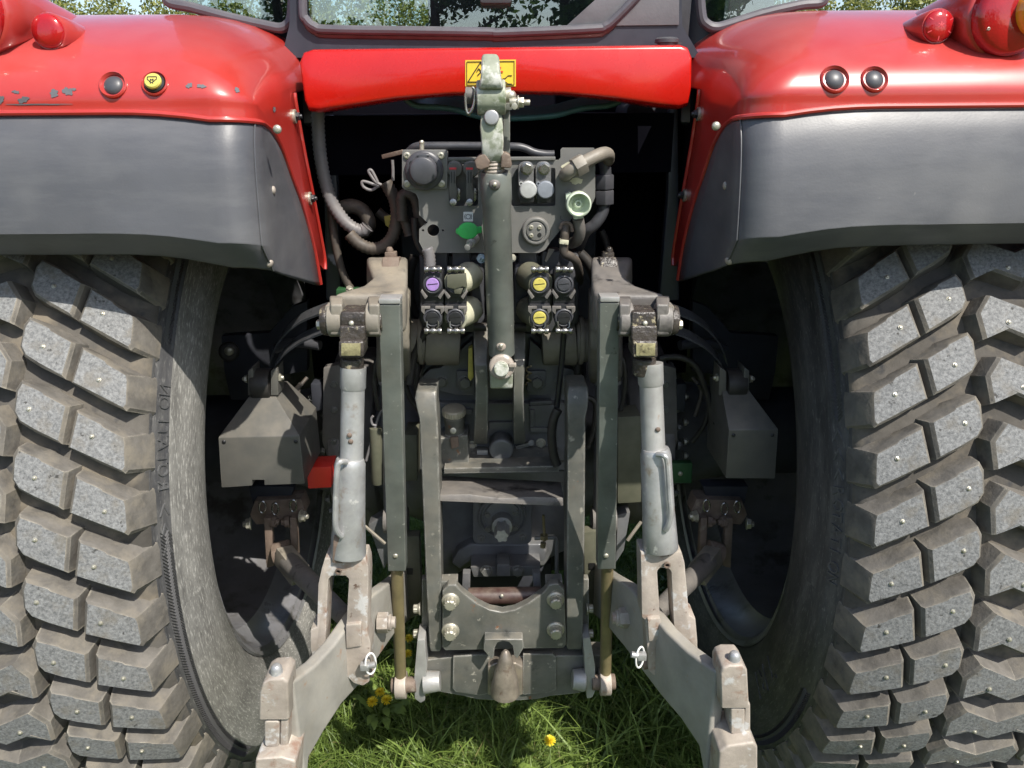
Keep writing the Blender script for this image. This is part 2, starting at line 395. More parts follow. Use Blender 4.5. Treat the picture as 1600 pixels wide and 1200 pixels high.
class MB:
    """collects shapes; build() links them as one mesh object"""
    def __init__(s):
        s.v, s.f, s.mi = [], [], []
        s.cur = 0
    def add(s, vs, fs):
        o = len(s.v)
        s.v += [Vector(v) for v in vs]
        s.f += [[i + o for i in f] for f in fs]
        s.mi += [s.cur] * len(fs)
        return s
    def box(s, c, size, rot=None):
        c = Vector(c)
        h = [d / 2 for d in size]
        vs = [Vector((x * h[0], y * h[1], z * h[2])) for x in (-1, 1) for y in (-1, 1) for z in (-1, 1)]
        if rot is not None: vs = [rot @ v for v in vs]
        return s.add([c + v for v in vs], [(0, 1, 3, 2), (4, 6, 7, 5), (0, 4, 5, 1), (2, 3, 7, 6), (0, 2, 6, 4), (1, 5, 7, 3)])
    def beam(s, p0, p1, w, h, up=(0, 0, 1), w1=None, h1=None):
        p0, p1 = Vector(p0), Vector(p1)
        F = frame(p1 - p0, up)
        vs = []
        for p, ww, hh in ((p0, w, h), (p1, w1 or w, h1 or h)):
            for a, b in ((-1, -1), (1, -1), (1, 1), (-1, 1)):
                vs.append(p + F @ Vector((a * ww / 2, b * hh / 2, 0)))
        return s.add(vs, [(3, 2, 1, 0), (4, 5, 6, 7), (0, 1, 5, 4), (1, 2, 6, 5), (2, 3, 7, 6), (3, 0, 4, 7)])
    def loft(s, rings, caps=True, closed=False):
        n = len(rings[0])
        vs = [p for r in rings for p in r]
        fs = []
        m = len(rings)
        for i in range(m if closed else m - 1):
            j = (i + 1) % m
            for k in range(n):
                k2 = (k + 1) % n
                fs.append((i * n + k, i * n + k2, j * n + k2, j * n + k))
        if caps and not closed:
            fs.append(tuple(range(n - 1, -1, -1)))
            fs.append(tuple((m - 1) * n + k for k in range(n)))
        return s.add(vs, fs)
    def cyl(s, p0, p1, r0, r1=None, n=20, caps=True):
        p0, p1 = Vector(p0), Vector(p1)
        r1 = r0 if r1 is None else r1
        F = frame(p1 - p0)
        return s.loft([[p + F @ Vector((r * math.cos(2 * math.pi * k / n), r * math.sin(2 * math.pi * k / n), 0)) for k in range(n)] for p, r in ((p0, r0), (p1, r1))], caps)
    def lathe(s, o, axis, prof, n=24, caps=True, a0=0.0):
        """prof: (radius, height along axis)"""
        o = Vector(o)
        F = frame(axis)
        return s.loft([[o + F @ Vector((r * math.cos(a0 + 2 * math.pi * k / n), r * math.sin(a0 + 2 * math.pi * k / n), h)) for k in range(n)] for r, h in prof], caps)
    def sweep(s, pts, r, n=10, caps=True, closed=False, res=0, ribs=None):
        pts = smooth_path(pts, res, closed) if res else [Vector(p) for p in pts]
        if ribs:                                   # corrugated tube: pitch, depth
            pts = resample(pts, ribs[0] / 2)
        m = len(pts)
        rings = []
        prev = None
        for i, p in enumerate(pts):
            a = pts[(i - 1) % m] if (closed or i > 0) else p
            b = pts[(i + 1) % m] if (closed or i < m - 1) else p
            t = (b - a).normalized()
            if prev is None:
                x = frame(t).col[0].copy()
            else:
                x = (prev - t * prev.dot(t)).normalized()
            prev = x
            y = t.cross(x)
            if isinstance(r, (list, tuple)):
                ff = i / max(1, m - 1) * (len(r) - 1)
                i0 = min(int(ff), len(r) - 2)
                rr = r[i0] + (r[i0 + 1] - r[i0]) * (ff - i0)
            else: rr = r
            if ribs: rr = rr + (ribs[1] if i % 2 else 0)
            rings.append([p + x * rr * math.cos(2 * math.pi * k / n) + y * rr * math.sin(2 * math.pi * k / n) for k in range(n)])
        return s.loft(rings, caps, closed)
    def prism(s, loop, vec, holes=()):
        """closed loop of 3D points (roughly coplanar) pushed along vec, with holes"""
        loops = [[Vector(p) for p in loop]] + [[Vector(p) for p in h] for h in holes]
        flat = [p for l in loops for p in l]
        tris = tessellate_polygon(loops) if holes or len(loop) > 4 else None
        if not holes:
            n = len(loop)
            return s.loft([flat, [p + Vector(vec) for p in flat]])
        N = len(flat)
        vs = flat + [p + Vector(vec) for p in flat]
        fs = []
        for t in tris:
            fs.append(tuple(t))
            fs.append(tuple(i + N for i in reversed(t)))
        o = 0
        for l in loops:
            n = len(l)
            for k in range(n):
                k2 = (k + 1) % n
                fs.append((o + k, o + k2, o + k2 + N, o + k + N))
            o += n
        return s.add(vs, fs)
    def plate(s, pts, y, thick, holes=()):
        """flat plate facing the back of the tractor at distance y; outline in photo measures"""
        return s.prism([at(u, v, y) for u, v in pts], (0, thick, 0), [[at(u, v, y) for u, v in h] for h in holes])
    def ball(s, c, r, n=14, squash=(1, 1, 1)):
        c = Vector(c)
        rings = []
        for i in range(1, n // 2):
            a = math.pi * i / (n // 2)
            rings.append([c + Vector((r * math.sin(a) * math.cos(2 * math.pi * k / n) * squash[0], r * math.sin(a) * math.sin(2 * math.pi * k / n) * squash[1], r * math.cos(a) * squash[2])) for k in range(n)])
        return s.loft(rings)
    def build(s, name, mat, parent=None, bev=0.0, seg=2, ang=35, solid=0.0, label=None, kind=None, out=None):
        me = bpy.data.meshes.new(name)
        bm = bmesh.new()
        vv = [bm.verts.new(v) for v in s.v]
        for f, mi in zip(s.f, s.mi):
            try:
                fc = bm.faces.new([vv[i] for i in f])
                fc.material_index = mi
            except ValueError: pass
        bmesh.ops.recalc_face_normals(bm, faces=bm.faces)
        if out is not None:
            acc = Vector((0, 0, 0))
            for fc in bm.faces: acc += fc.normal * fc.calc_area()
            if acc.dot(Vector(out)) < 0: bmesh.ops.reverse_faces(bm, faces=bm.faces)
        if bev:
            es = [e for e in bm.edges if len(e.link_faces) == 2 and e.calc_face_angle(0) > R(30)]
            if es: bmesh.ops.bevel(bm, geom=es, offset=bev, segments=seg, profile=0.6, affect='EDGES', clamp_overlap=True)
        bm.to_mesh(me)
        bm.free()
        me.polygons.foreach_set('use_smooth', [True] * len(me.polygons))
        me.set_sharp_from_angle(angle=R(ang))
        for mm in (mat if isinstance(mat, (list, tuple)) else [mat]):
            me.materials.append(MAT[mm])
        o = bpy.data.objects.new(name, me)
        col.objects.link(o)
        if solid:
            sm = o.modifiers.new('thickness', 'SOLIDIFY')
            sm.thickness = solid
            sm.offset = -1
        child(o, parent)
        if label: o['label'] = label
        if kind: o['kind'] = kind
        return o

def child(o, parent, M=None):
    if parent is not None:
        o.parent = parent
        o.matrix_parent_inverse = WORLD[parent.name].inverted() if parent.name in WORLD else IDENT
    if M is not None: o.matrix_basis = M
    return o
WORLD = {}

def resample(pts, step):
    out = [pts[0]]
    acc = 0
    for a, b in zip(pts, pts[1:]):
        L = (b - a).length
        d = step - acc
        while d < L:
            out.append(a.lerp(b, d / L))
            d += step
        acc = (acc + L) % step if L + acc >= step else acc + L
    return out
def smooth_path(pts, res, closed=False):
    pts = [Vector(p) for p in pts]
    n = len(pts)
    out = []
    for i in range(n if closed else n - 1):
        g = (lambda k: pts[k % n]) if closed else (lambda k: pts[min(max(k, 0), n - 1)])
        p0, p1, p2, p3 = g(i - 1), g(i), g(i + 1), g(i + 2)
        for j in range(res):
            t = j / res
            out.append(0.5 * ((2 * p1) + (p2 - p0) * t + (2 * p0 - 5 * p1 + 4 * p2 - p3) * t * t + (3 * p1 - p0 - 3 * p2 + p3) * t ** 3))
    if not closed: out.append(pts[-1])
    return out
def circ(u, v, r, n=20, a0=0.0, a1=2 * math.pi, ry=None):
    return [(u + r * math.cos(a0 + (a1 - a0) * k / n), v + (ry or r) * math.sin(a0 + (a1 - a0) * k / n)) for k in range(n)]
def rrect(u0, v0, u1, v1, r, n=4):
    out = []
    for cx, cy, a in ((u1 - r, v0 + r, -90), (u1 - r, v1 - r, 0), (u0 + r, v1 - r, 90), (u0 + r, v0 + r, 180)):
        for k in range(n + 1):
            t = R(a + 90 * k / n)
            out.append((cx + r * math.cos(t), cy + r * math.sin(t)))
    return out

# shared small hardware: bolts
BOLT = {}
def bolt_mesh(kind, mat):
    key = (kind, mat)
    if key in BOLT: return BOLT[key]
    m = MB()
    if kind == 'hex':          # radius 1 washer face, head along +z
        m.lathe((0, 0, 0), (0, 0, 1), [(1.0, 0), (1.0, 0.12), (0.9, 0.16)], 18)
        m.lathe((0, 0, 0.16), (0, 0, 1), [(0.84, 0), (0.84, 0.5), (0.7, 0.6)], 6)
    elif kind == 'flange':     # washer, flange and a twelve point head
        m.lathe((0, 0, 0), (0, 0, 1), [(1.0, 0), (1.0, 0.14), (0.93, 0.22), (0.80, 0.28), (0.74, 0.42)], 20)
        F = []
        for h, q in ((0.42, 1.0), (1.0, 1.0), (1.12, 0.8)):
            F.append([Vector(((0.62 if k % 2 else 0.70) * q * math.cos(2 * math.pi * k / 24), (0.62 if k % 2 else 0.70) * q * math.sin(2 * math.pi * k / 24), h)) for k in range(24)])
        m.loft(F)
    elif kind == 'nut':        # nut with thread end
        m.lathe((0, 0, 0), (0, 0, 1), [(1.0, 0), (1.0, 0.12)], 18)
        m.lathe((0, 0, 0.12), (0, 0, 1), [(0.86, 0), (0.86, 0.55), (0.72, 0.66)], 6)
        m.lathe((0, 0, 0.5), (0, 0, 1), [(0.45, 0), (0.45, 0.6), (0.38, 0.7)], 12)
    elif kind == 'dome':
        m.lathe((0, 0, 0), (0, 0, 1), [(1.0, 0), (0.98, 0.25), (0.8, 0.5), (0.45, 0.66), (0.1, 0.7)], 16)
    elif kind == 'socket':
        m.lathe((0, 0, 0), (0, 0, 1), [(1.0, 0), (1.0, 0.1), (0.8, 0.14), (0.8, 0.6), (0.7, 0.66), (0.42, 0.66), (0.40, 0.3)], 18)
    o = m.build('bolt', mat, None)
    col.objects.unlink(o)
    BOLT[key] = o.data
    bpy.data.objects.remove(o)
    return BOLT[key]
def bolt(parent, p, r, axis=(0, -1, 0), kind='hex', mat='bolt_paint', name='bolt', spin=None):
    o = bpy.data.objects.new(name, bolt_mesh(kind, mat))
    col.objects.link(o)
    F = frame(axis).to_4x4()
    M = Matrix.Translation(Vector(p)) @ F @ Matrix.Rotation(spin if spin is not None else random.uniform(0, 6), 4, 'Z') @ Matrix.Scale(r, 4)
    return child(o, parent, M)
def tag(o, label=None, cat=None, group=None, kind=None):
    for k, v in (('label', label), ('category', cat), ('group', group), ('kind', kind)):
        if v: o[k] = v
    return o
def text_mesh(s, size=1.0):
    cu = bpy.data.curves.new('lettering', 'FONT')
    cu.body = s
    cu.size = size
    cu.extrude = 0.0
    cu.resolution_u = 3
    to = bpy.data.objects.new('lettering', cu)
    col.objects.link(to)
    dg = bpy.context.evaluated_depsgraph_get()
    dg.update()
    me = bpy.data.meshes.new_from_object(to.evaluated_get(dg))
    vs = [v.co.copy() for v in me.vertices]
    fs = [tuple(p.vertices) for p in me.polygons]
    bpy.data.objects.remove(to)
    bpy.data.curves.remove(cu)
    bpy.data.meshes.remove(me)
    return vs, fs

# ================================================================== the setting: ground, grass, far field
def np_mesh(name, verts, faces, mat, tone=None, parent=None):
    me = bpy.data.meshes.new(name)
    k = faces.shape[1]
    me.vertices.add(len(verts))
    me.vertices.foreach_set('co', verts.astype(np.float32).ravel())
    me.loops.add(faces.size)
    me.loops.foreach_set('vertex_index', faces.astype(np.int32).ravel())
    me.polygons.add(len(faces))
    me.polygons.foreach_set('loop_start', np.arange(0, faces.size, k, dtype=np.int32))
    me.polygons.foreach_set('loop_total', np.full(len(faces), k, dtype=np.int32))
    me.update(calc_edges=True)
    me.validate()
    if tone is not None:
        a = me.attributes.new('tone', 'FLOAT', 'POINT')
        a.data.foreach_set('value', tone.astype(np.float32))
    me.materials.append(MAT[mat])
    o = bpy.data.objects.new(name, me)
    col.objects.link(o)
    return child(o, parent)

def ground_z(x, y):
    return 0.012 * np.sin(3.1 * x + 1.3) * np.cos(2.3 * y) + 0.008 * np.sin(7.7 * x + 5.1 * y)
g1 = np.concatenate([np.array([-900, -300, -90, -30, -12, -6]), np.linspace(-4, 4, 60), np.array([6, 12, 30, 90, 300, 900])])
g2 = np.concatenate([np.array([-900, -300, -90, -30, -12, -4]), np.linspace(-2, 7, 60), np.array([12, 30, 90, 300, 900])])
gx, gy = np.meshgrid(g1, g2)
gz = ground_z(gx, gy)
gv = np.stack([gx, gy, gz], -1).reshape(-1, 3)
nx, ny = len(g1), len(g2)
ii, jj = np.meshgrid(np.arange(nx - 1), np.arange(ny - 1))
a0 = (jj * nx + ii).ravel()
ground = np_mesh('ground', gv, np.stack([a0, a0 + 1, a0 + nx + 1, a0 + nx], -1), 'soil')
tag(ground, 'mown grassy ground under and around the red tractor', None, None, 'structure')

def blades(name, x, y, h, w, lean, mat, tone, segs=3):
    n = len(x)
    az = rng.uniform(0, 2 * np.pi, n)
    turn = rng.uniform(0, np.pi, n)
    base = np.stack([x, y, ground_z(x, y) - 0.004], -1)
    V, T = [], []
    for k in range(segs + 1):
        t = k / segs
        ww = w * (1 - t ** 1.6) * 0.5 + 0.0002
        off = np.stack([np.cos(az) * lean * t ** 2 * h, np.sin(az) * lean * t ** 2 * h, h * (t - 0.35 * np.minimum(lean, 1.2) * t ** 2)], -1)
        side = np.stack([np.cos(turn) * ww, np.sin(turn) * ww, np.zeros(n)], -1)
        V += [base + off - side, base + off + side]
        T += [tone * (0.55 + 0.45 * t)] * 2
    V = np.stack(V, 1).reshape(-1, 3)
    T = np.stack(T, 1).reshape(-1)
    m = 2 * (segs + 1)
    o = np.arange(n)[:, None] * m
    F = np.concatenate([o + np.array([[2 * k, 2 * k + 1, 2 * k + 3, 2 * k + 2]]) for k in range(segs)], 0)
    return np_mesh(name, V, F, mat, T)

def scatter(n, x0, x1, y0, y1):
    x = rng.uniform(x0, x1, n)
    y = rng.uniform(y0, y1, n)
    return x, y
xs, ys, hs, ws, ls, ts = [], [], [], [], [], []
for n, (x0, x1, y0, y1), h, w in ((70000, (-1.0, 1.0, 1.25, 2.9), 0.075, 0.0042), (26000, (-1.8, 1.8, 2.9, 6.5), 0.085, 0.006),
                                  (9000, (-1.9, 1.9, 0.2, 1.25), 0.07, 0.005), (15000, (-6, 6, 6.5, 14), 0.10, 0.012)):
    x, y = scatter(n, x0, x1, y0, y1)
    cl = 0.5 + 0.5 * np.sin(9 * x + 2 * np.sin(5 * y)) * np.sin(8 * y + 1.7)
    xs.append(x); ys.append(y)
    hs.append(h * rng.uniform(0.45, 1.5, n) * (0.65 + 0.7 * cl))
    ws.append(w * rng.uniform(0.6, 1.5, n))
    ls.append(rng.uniform(0.15, 1.4, n))
    tt = np.clip(rng.normal(0.48, 0.2, n) + 0.16 * (cl - 0.5), 0, 0.9)
    dry = rng.uniform(0, 1, n) < 0.03
    tt[dry] = 1.7
    ts.append(tt)
# long coarse tufts
for cx, cy, n, h in ((-0.235, 1.60, 120, 0.17), (0.26, 1.62, 90, 0.20), (0.36, 1.85, 150, 0.21), (0.22, 1.95, 120, 0.19), (-0.30, 2.15, 100, 0.18), (0.05, 1.72, 70, 0.13), (-0.08, 1.62, 60, 0.13), (0.42, 1.68, 90, 0.20)):
    xs.append(rng.normal(cx, 0.055, n)); ys.append(rng.normal(cy, 0.055, n))
    hs.append(h * rng.uniform(0.5, 1.25, n)); ws.append(0.0075 * rng.uniform(0.5, 1.3, n))
    ls.append(rng.uniform(0.3, 1.5, n)); ts.append(np.clip(rng.normal(0.6, 0.2, n), 0, 0.92))
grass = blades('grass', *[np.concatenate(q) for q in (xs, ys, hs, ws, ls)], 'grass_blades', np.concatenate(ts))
tag(grass, 'short green grass growing under and behind the tractor', 'grass', None, 'stuff')
# low clover-like ground cover
n = 5200
x, y = scatter(n, -0.9, 0.9, 1.3, 2.7)
cl = np.sin(6 * x + 1) * np.sin(5 * y) + rng.normal(0, 0.4, n)
x, y = x[cl > 0.35], y[cl > 0.35]
n = len(x)
V, F, T = [], [], []
ca = rng.uniform(0, 6.28, n); zz = ground_z(x, y) + rng.uniform(0.015, 0.05, n); rr = rng.uniform(0.004, 0.009, n)
for leaf in range(3):
    a = ca + leaf * 2.094
    cxx, cyy = x + np.cos(a) * rr, y + np.sin(a) * rr
    for k in range(4):
        b = a + np.array([0, 1.3, 3.14, -1.3])[k]
        V.append(np.stack([cxx + np.cos(b) * rr * 0.9, cyy + np.sin(b) * rr * 0.9, zz + rng.uniform(-0.003, 0.003, n)], -1))
V = np.stack(V, 1).reshape(-1, 3)
F = (np.arange(n)[:, None, None] * 12 + np.arange(12).reshape(3, 4)[None]).reshape(-1, 4)
clover = np_mesh('clover', V, F, 'grass_blades', np.repeat(np.clip(rng.normal(0.62, 0.15, n), 0, 0.9), 12))
tag(clover, 'low patches of small round clover leaves in the grass', 'clover', None, 'stuff')

# far field beyond the tractor and a wood behind it
n = 26000
x = rng.uniform(-26, 26, n); y = rng.uniform(14, 60, n)
fieldgrass = blades('field_grass', x, y, rng.uniform(0.5, 1.1, n), rng.uniform(0.03, 0.07, n), rng.uniform(0.1, 0.6, n), 'field_grass', np.clip(rng.normal(0.5, 0.25, n), 0, 1), 2)
tag(fieldgrass, 'tall yellowish meadow grass beyond the tractor', 'meadow', None, 'stuff')
def leaf_cloud(name, centres, per, size, mat, parent=None):
    V, T = [], []
    for (c, r3) in centres:
        p = rng.normal(0, 1, (per, 3))
        p /= np.linalg.norm(p, axis=1)[:, None]
        p *= rng.uniform(0.35, 1.0, (per, 1)) ** 0.5 * np.array(r3)
        p += np.array(c)
        a = rng.normal(0, 1, (per, 3)); a /= np.linalg.norm(a, axis=1)[:, None]
        b = np.cross(a, rng.normal(0, 1, (per, 3))); b /= np.linalg.norm(b, axis=1)[:, None]
        s = size * rng.uniform(0.6, 1.4, (per, 1))
        V.append(np.stack([p - a * s, p - b * s * 0.5, p + a * s, p + b * s * 0.5], 1).reshape(-1, 3))
        T.append(np.repeat(np.clip(rng.normal(0.45, 0.22, per), 0, 1), 4))
    V = np.concatenate(V); T = np.concatenate(T)
    return np_mesh(name, V, np.arange(len(V)).reshape(-1, 4), mat, T, parent)
cs = []
for k in range(70):
    x = -48 + k * 1.4 + rng.normal(0, 0.4)
    h = rng.uniform(9.0, 11.5) + 0.8 * math.sin(k * 0.7)
    if 35.2 < x < 38.5: h = 6.2
    cs.append(((x, 62 + rng.uniform(-2, 3), h * 0.5), (rng.uniform(1.2, 2.2), 1.5, h * 0.55)))
wood = leaf_cloud('far_wood', cs, 2400, 0.15, 'hedge_leaves')
tag(wood, 'distant green wood behind the meadow, seen over the wings', 'wood', None, 'stuff')

# trees behind the photographer, seen mirrored in the rear window
def tree(name, x, y, h, seed, label):
    rs = random.Random(seed)
    T_ = bpy.data.objects.new(name, None)
    col.objects.link(T_)
    T_.location = (x, y, 0)
    WORLD[T_.name] = Matrix.Translation((x, y, 0))
    m = MB()
    top = Vector((x + rs.uniform(-.5, .5), y, h * 0.72))
    trunk = [Vector((x, y, 0)), Vector((x + rs.uniform(-.2, .2), y, h * 0.3)), top]
    m.sweep(trunk, [0.22, 0.16, 0.06], 8)
    cen = []
    for k in range(15):
        t = rs.uniform(0.22, 1.0)
        b = trunk[0].lerp(top, t)
        a = rs.uniform(0, 6.28)
        L = h * rs.uniform(0.2, 0.42) * (1.15 - 0.5 * t)
        e = b + Vector((math.cos(a) * L, math.sin(a) * L, L * rs.uniform(0.0, 0.8)))
        mid = b.lerp(e, 0.5) + Vector((0, 0, rs.uniform(-.1, .3)))
        m.sweep([b, mid, e], [0.07 * (1.2 - t), 0.045, 0.015], 6, res=3)
        for j in range(3):
            q = b.lerp(e, 0.55 + 0.22 * j) + Vector((rs.uniform(-.3, .3), rs.uniform(-.3, .3), rs.uniform(-.2, .3)))
            cen.append((tuple(q), (rs.uniform(.35, .7), rs.uniform(.35, .7), rs.uniform(.25, .5))))
    m.sweep(trunk, [0.22, 0.16, 0.06], 8)
    m.build('trunk', 'bark', T_)
    leaf_cloud('crown', cen, 150, 0.085, 'leaves', T_)
    tag(T_, label, 'tree', 'trees mirrored in the rear window')
for k, (x, y, h, lab) in enumerate(((-4.6, -15, 6.4, 'leafy tree mirrored at the left of the rear window'), (-1.4, -17, 7.0, 'spreading leafy tree mirrored left of the middle of the rear window'),
        (1.6, -14, 6.0, 'leafy tree mirrored right of the middle of the rear window'), (4.8, -18, 6.6, 'leafy tree mirrored at the right of the rear window'))):
    tree('garden_tree', x, y, h, 11 + k, lab)

# ================================================================== the tractor
AX = Vector((0, 1.957, 0.84))
TR = bpy.data.objects.new('tractor', None)
col.objects.link(TR)
TR.location = (0, AX.y, 0)
WORLD['tractor'] = Matrix.Translation((0, AX.y, 0))
tag(TR, 'red tractor seen from close behind, with grey three point linkage and studded tyres', 'tractor')

# ------------------------------------------------------------------ wheels
XC, PITCHA = 0.875, 2 * math.pi / 53
def crown(d): return 0.91 - 0.044 * (d / 0.26) ** 2
def wheel_pt(sg, d, r, ph):
    """sg side (-1 left, +1 right); d distance from the tyre's middle towards the tractor; ph angle up from straight back"""
    return Vector((sg * (XC - d), AX.y - r * math.cos(ph), AX.z + r * math.sin(ph)))
SLOPE = -0.65
def block_mesh(sg, kind, phase):
    """one tread block at phase angle, bent round the tyre; kind inner / outer lug or centre block"""
    H = 0.036
    if kind == 'a':   out = [(0.096, -0.020), (0.097, 0.014), (0.104, 0.030), (0.138, 0.034), (0.142, 0.0315), (0.176, 0.030), (0.167, -0.030), (0.130, -0.032), (0.105, -0.030)]
    elif kind == 'b': out = [(0.176, -0.030), (0.186, 0.030), (0.221, 0.032), (0.225, 0.0295), (0.258, 0.027), (0.2605, 0.018), (0.2605, -0.022), (0.256, -0.030), (0.222, -0.031)]
    else:             out = [(-0.086, 0.012), (-0.064, 0.044), (0.0, 0.018), (0.064, 0.044), (0.086, 0.012), (0.082, -0.034), (0.052, -0.014), (0.0, -0.040), (-0.052, -0.014), (-0.082, -0.034)]
    if kind != 'c': out = [(d, s * 1.12) for d, s in out]
    cx = sum(p[0] for p in out) / len(out)
    cy = sum(p[1] for p in out) / len(out)
    n = len(out)
    m = MB()
    top, rim_, low = [], [], []
    for (d, s) in out:
        sk = SLOPE * (d - 0.095) if kind != 'c' else 0.0
        L_ = math.hypot(d - cx, s - cy)
        di, si = d - 0.0055 * (d - cx) / L_, s - 0.0055 * (s - cy) / L_
        top.append(wheel_pt(sg, di, crown(di), phase + si / 0.9 + (SLOPE * (di - 0.095) if kind != 'c' else 0.0)))
        rim_.append(wheel_pt(sg, d, crown(d) - 0.0045, phase + s / 0.9 + sk))
        ed = 0.005 * (1 if d > cx else -1)
        es = 0.008 if s > cy else -0.003
        rl = crown(d) - H - 0.004
        if kind == 'b' and d > 0.24:
            ed, rl = 0.017, 0.803
        low.append(wheel_pt(sg, d + ed, rl, phase + (s + es) / 0.9 + sk))
    # top face split so that it follows the curve
    m.cur = 0
    c_sk = SLOPE * (cx - 0.095) if kind != 'c' else 0.0
    tc = wheel_pt(sg, cx, crown(cx), phase + cy / 0.9 + c_sk)
    m.add(top + [tc], [(k, (k + 1) % n, n) for k in range(n)])
    m.cur = 1
    m.add(top + rim_ + low, [(k, (k + 1) % n, n + (k + 1) % n, n + k) for k in range(n)] + [(n + k, n + (k + 1) % n, 2 * n + (k + 1) % n, 2 * n + k) for k in range(n)])
    return m
STUDS = {'a': [(0.128, 0.0)], 'b': [(0.215, 0.0)], 'c': [(0.03, -0.01)]}
def rot_x(a): return Matrix.Translation(AX) @ Matrix.Rotation(a, 4, 'X') @ Matrix.Translation(-AX)

for sg, ph0, nm in ((-1, 0.018, 'left'), (1, 0.083, 'right')):
    tyre = MB()
    prof = []
    for k in range(13):
        d = -0.262 + 0.524 * k / 12
        prof.append((d, crown(d) - 0.036))
    side = [(0.272, 0.815), (0.2735, 0.808), (0.2705, 0.8065), (0.2712, 0.803), (0.2735, 0.801), (0.279, 0.785), (0.2855, 0.772), (0.287, 0.770), (0.289, 0.755), (0.2955, 0.722), (0.2985, 0.715),
            (0.300, 0.68), (0.298, 0.645), (0.290, 0.612), (0.276, 0.585), (0.262, 0.572), (0.250, 0.563), (0.240, 0.553), (0.226, 0.548), (0.215, 0.540)]
    full = [(-d, r) for d, r in reversed(side)] + prof + side
    NS = 160
    rings = []
    for d, r in full:
        rings.append([wheel_pt(sg, d, r, 2 * math.pi * k / NS) for k in range(NS)])
    tyre.loft(rings, caps=False)
    ty = tyre.build('tyre', ['tyre_carcass', 'tyre_side', 'tyre_side_dusty_lit' if sg < 0 else 'tyre_side'], TR, ang=50, label=nm + ' rear tyre with studded tread blocks, ' + ('sunlit' if sg < 0 else 'dark') + ' inner sidewall')
    nside = len(side)
    idx = []
    for i in range(len(full) - 1):
        idx += [1 if (i < nside or i >= len(full) - nside) else 0] * NS
    pl = ty.data.polygons
    for p in pl:
        c = p.center
        rr_ = math.hypot(c.y - AX.y, c.z - AX.z)
        dd = abs(XC - sg * c.x)
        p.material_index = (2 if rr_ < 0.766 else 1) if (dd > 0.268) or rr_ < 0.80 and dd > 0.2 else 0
    uvl = ty.data.uv_layers.new(name='round')
    me_ = ty.data
    for p in me_.polygons:
        c = p.center
        a_c = math.atan2(c.z - AX.z, c.y - AX.y)
        for li in p.loop_indices:
            v_ = me_.vertices[me_.loops[li].vertex_index].co
            a_ = math.atan2(v_.z - AX.z, v_.y - AX.y)
            if a_ - a_c > math.pi: a_ -= 2 * math.pi
            if a_ - a_c < -math.pi: a_ += 2 * math.pi
            uvl.data[li].uv = (a_ * 0.75, math.hypot(v_.y - AX.y, v_.z - AX.z))
    rest = MB()
    meshes = {}
    studs = MB()
    for q in range(53):
        ph = ph0 + PITCHA * q
        phn = (ph + math.pi) % (2 * math.pi) - math.pi
        for kind in 'abc':
            pha = phn + (0.0 if kind != 'c' else PITCHA * 0.45)
            eff = pha + (SLOPE * 0.035 if kind == 'a' else SLOPE * 0.12 if kind == 'b' else 0)
            m = block_mesh(sg, kind, pha)
            if -0.62 < eff < 0.95:
                m.build('tread_block', ['tread_rubber', 'tread_wall'], ty, bev=0.0, ang=30)
                for d, s in STUDS[kind]:
                    d += random.uniform(-.012, .012)
                    sp = phn * 0 + pha + (s + random.uniform(-.006, .006)) / 0.9 + (SLOPE * (d - 0.095) if kind != 'c' else 0)
                    p = wheel_pt(sg, d, crown(d) - 0.001, sp)
                    ax = wheel_pt(sg, d, 1.0, sp) - wheel_pt(sg, d, 0.5, sp)
                    studs.lathe(p, ax, [(0.0042, 0), (0.0042, 0.0012), (0.0030, 0.0016), (0.0026, 0.0035), (0.0018, 0.004)], 10)
            else:
                rest.cur = 0
                o0 = len(rest.v); rest.v += m.v; rest.f += [[i + o0 for i in f] for f in m.f]; rest.mi += m.mi
            if kind != 'c':        # outer half of the tread, facing away from the tractor
                vs = [Vector((2 * sg * XC - v.x, v.y, v.z)) for v in block_mesh(sg, kind, pha + PITCHA * 0.5).v]
                o0 = len(rest.v); rest.v += vs; rest.f += [[i + o0 for i in reversed(f)] for f in m.f]; rest.mi += m.mi
    rest.build('tread_blocks', ['tread_rubber', 'tread_wall'], ty, ang=30, kind='stuff')
    studs.build('studs', 'bolt_zinc', ty, kind='stuff')
    # raised lettering and rib bands on the sidewall that faces the tractor
    def side_d(r):
        for (d0, r0), (d1, r1) in zip(side, side[1:]):
            if r1 <= r <= r0: return d0 + (d1 - d0) * (r0 - r) / (r0 - r1 + 1e-9)
        return 0.29
    def on_side(r, ph, lift): return wheel_pt(sg, side_d(r) + lift, r, ph)
    def letter(s, size, ph_start, r_mid, step, down):
        """letters follow the tyre; each letter is a raised piece"""
        for k, chh in enumerate(s):
            if chh == ' ': continue
            vs, fs = text_mesh(chh, size)
            w = max(v.x for v in vs)
            m = MB()
            def place(v, lift):
                along = v.x + step * k
                rad = (v.y - size * 0.35)
                ph = ph_start + (-along if down else along) / r_mid
                r = r_mid + rad * (1 if down else -1) * 1
                return on_side(r, ph, lift)
            N = len(vs)
            top = [place(v, 0.0025) for v in vs]
            bot = [place(v, -0.002) for v in vs]
            ed = {}
            for f in fs:
                for a, b in zip(f, f[1:] + f[:1]):
                    ed[(a, b)] = ed.get((a, b), 0) + 1
            sidef = [(a, b, b + N, a + N) for (a, b) in ed if (b, a) not in ed]
            m.add(top + bot, list(fs) + sidef)
            m.build('letter', 'tyre_text', ty, ang=20)
    if sg > 0:
        letter('ROTATION', 0.030, 0.285, 0.782, 0.0235, True)
        letter('TRI', 0.085, -0.42, 0.68, 0.062, True)
    else:
        letter('ROTATION', 0.030, 0.300, 0.782, 0.0235, False)
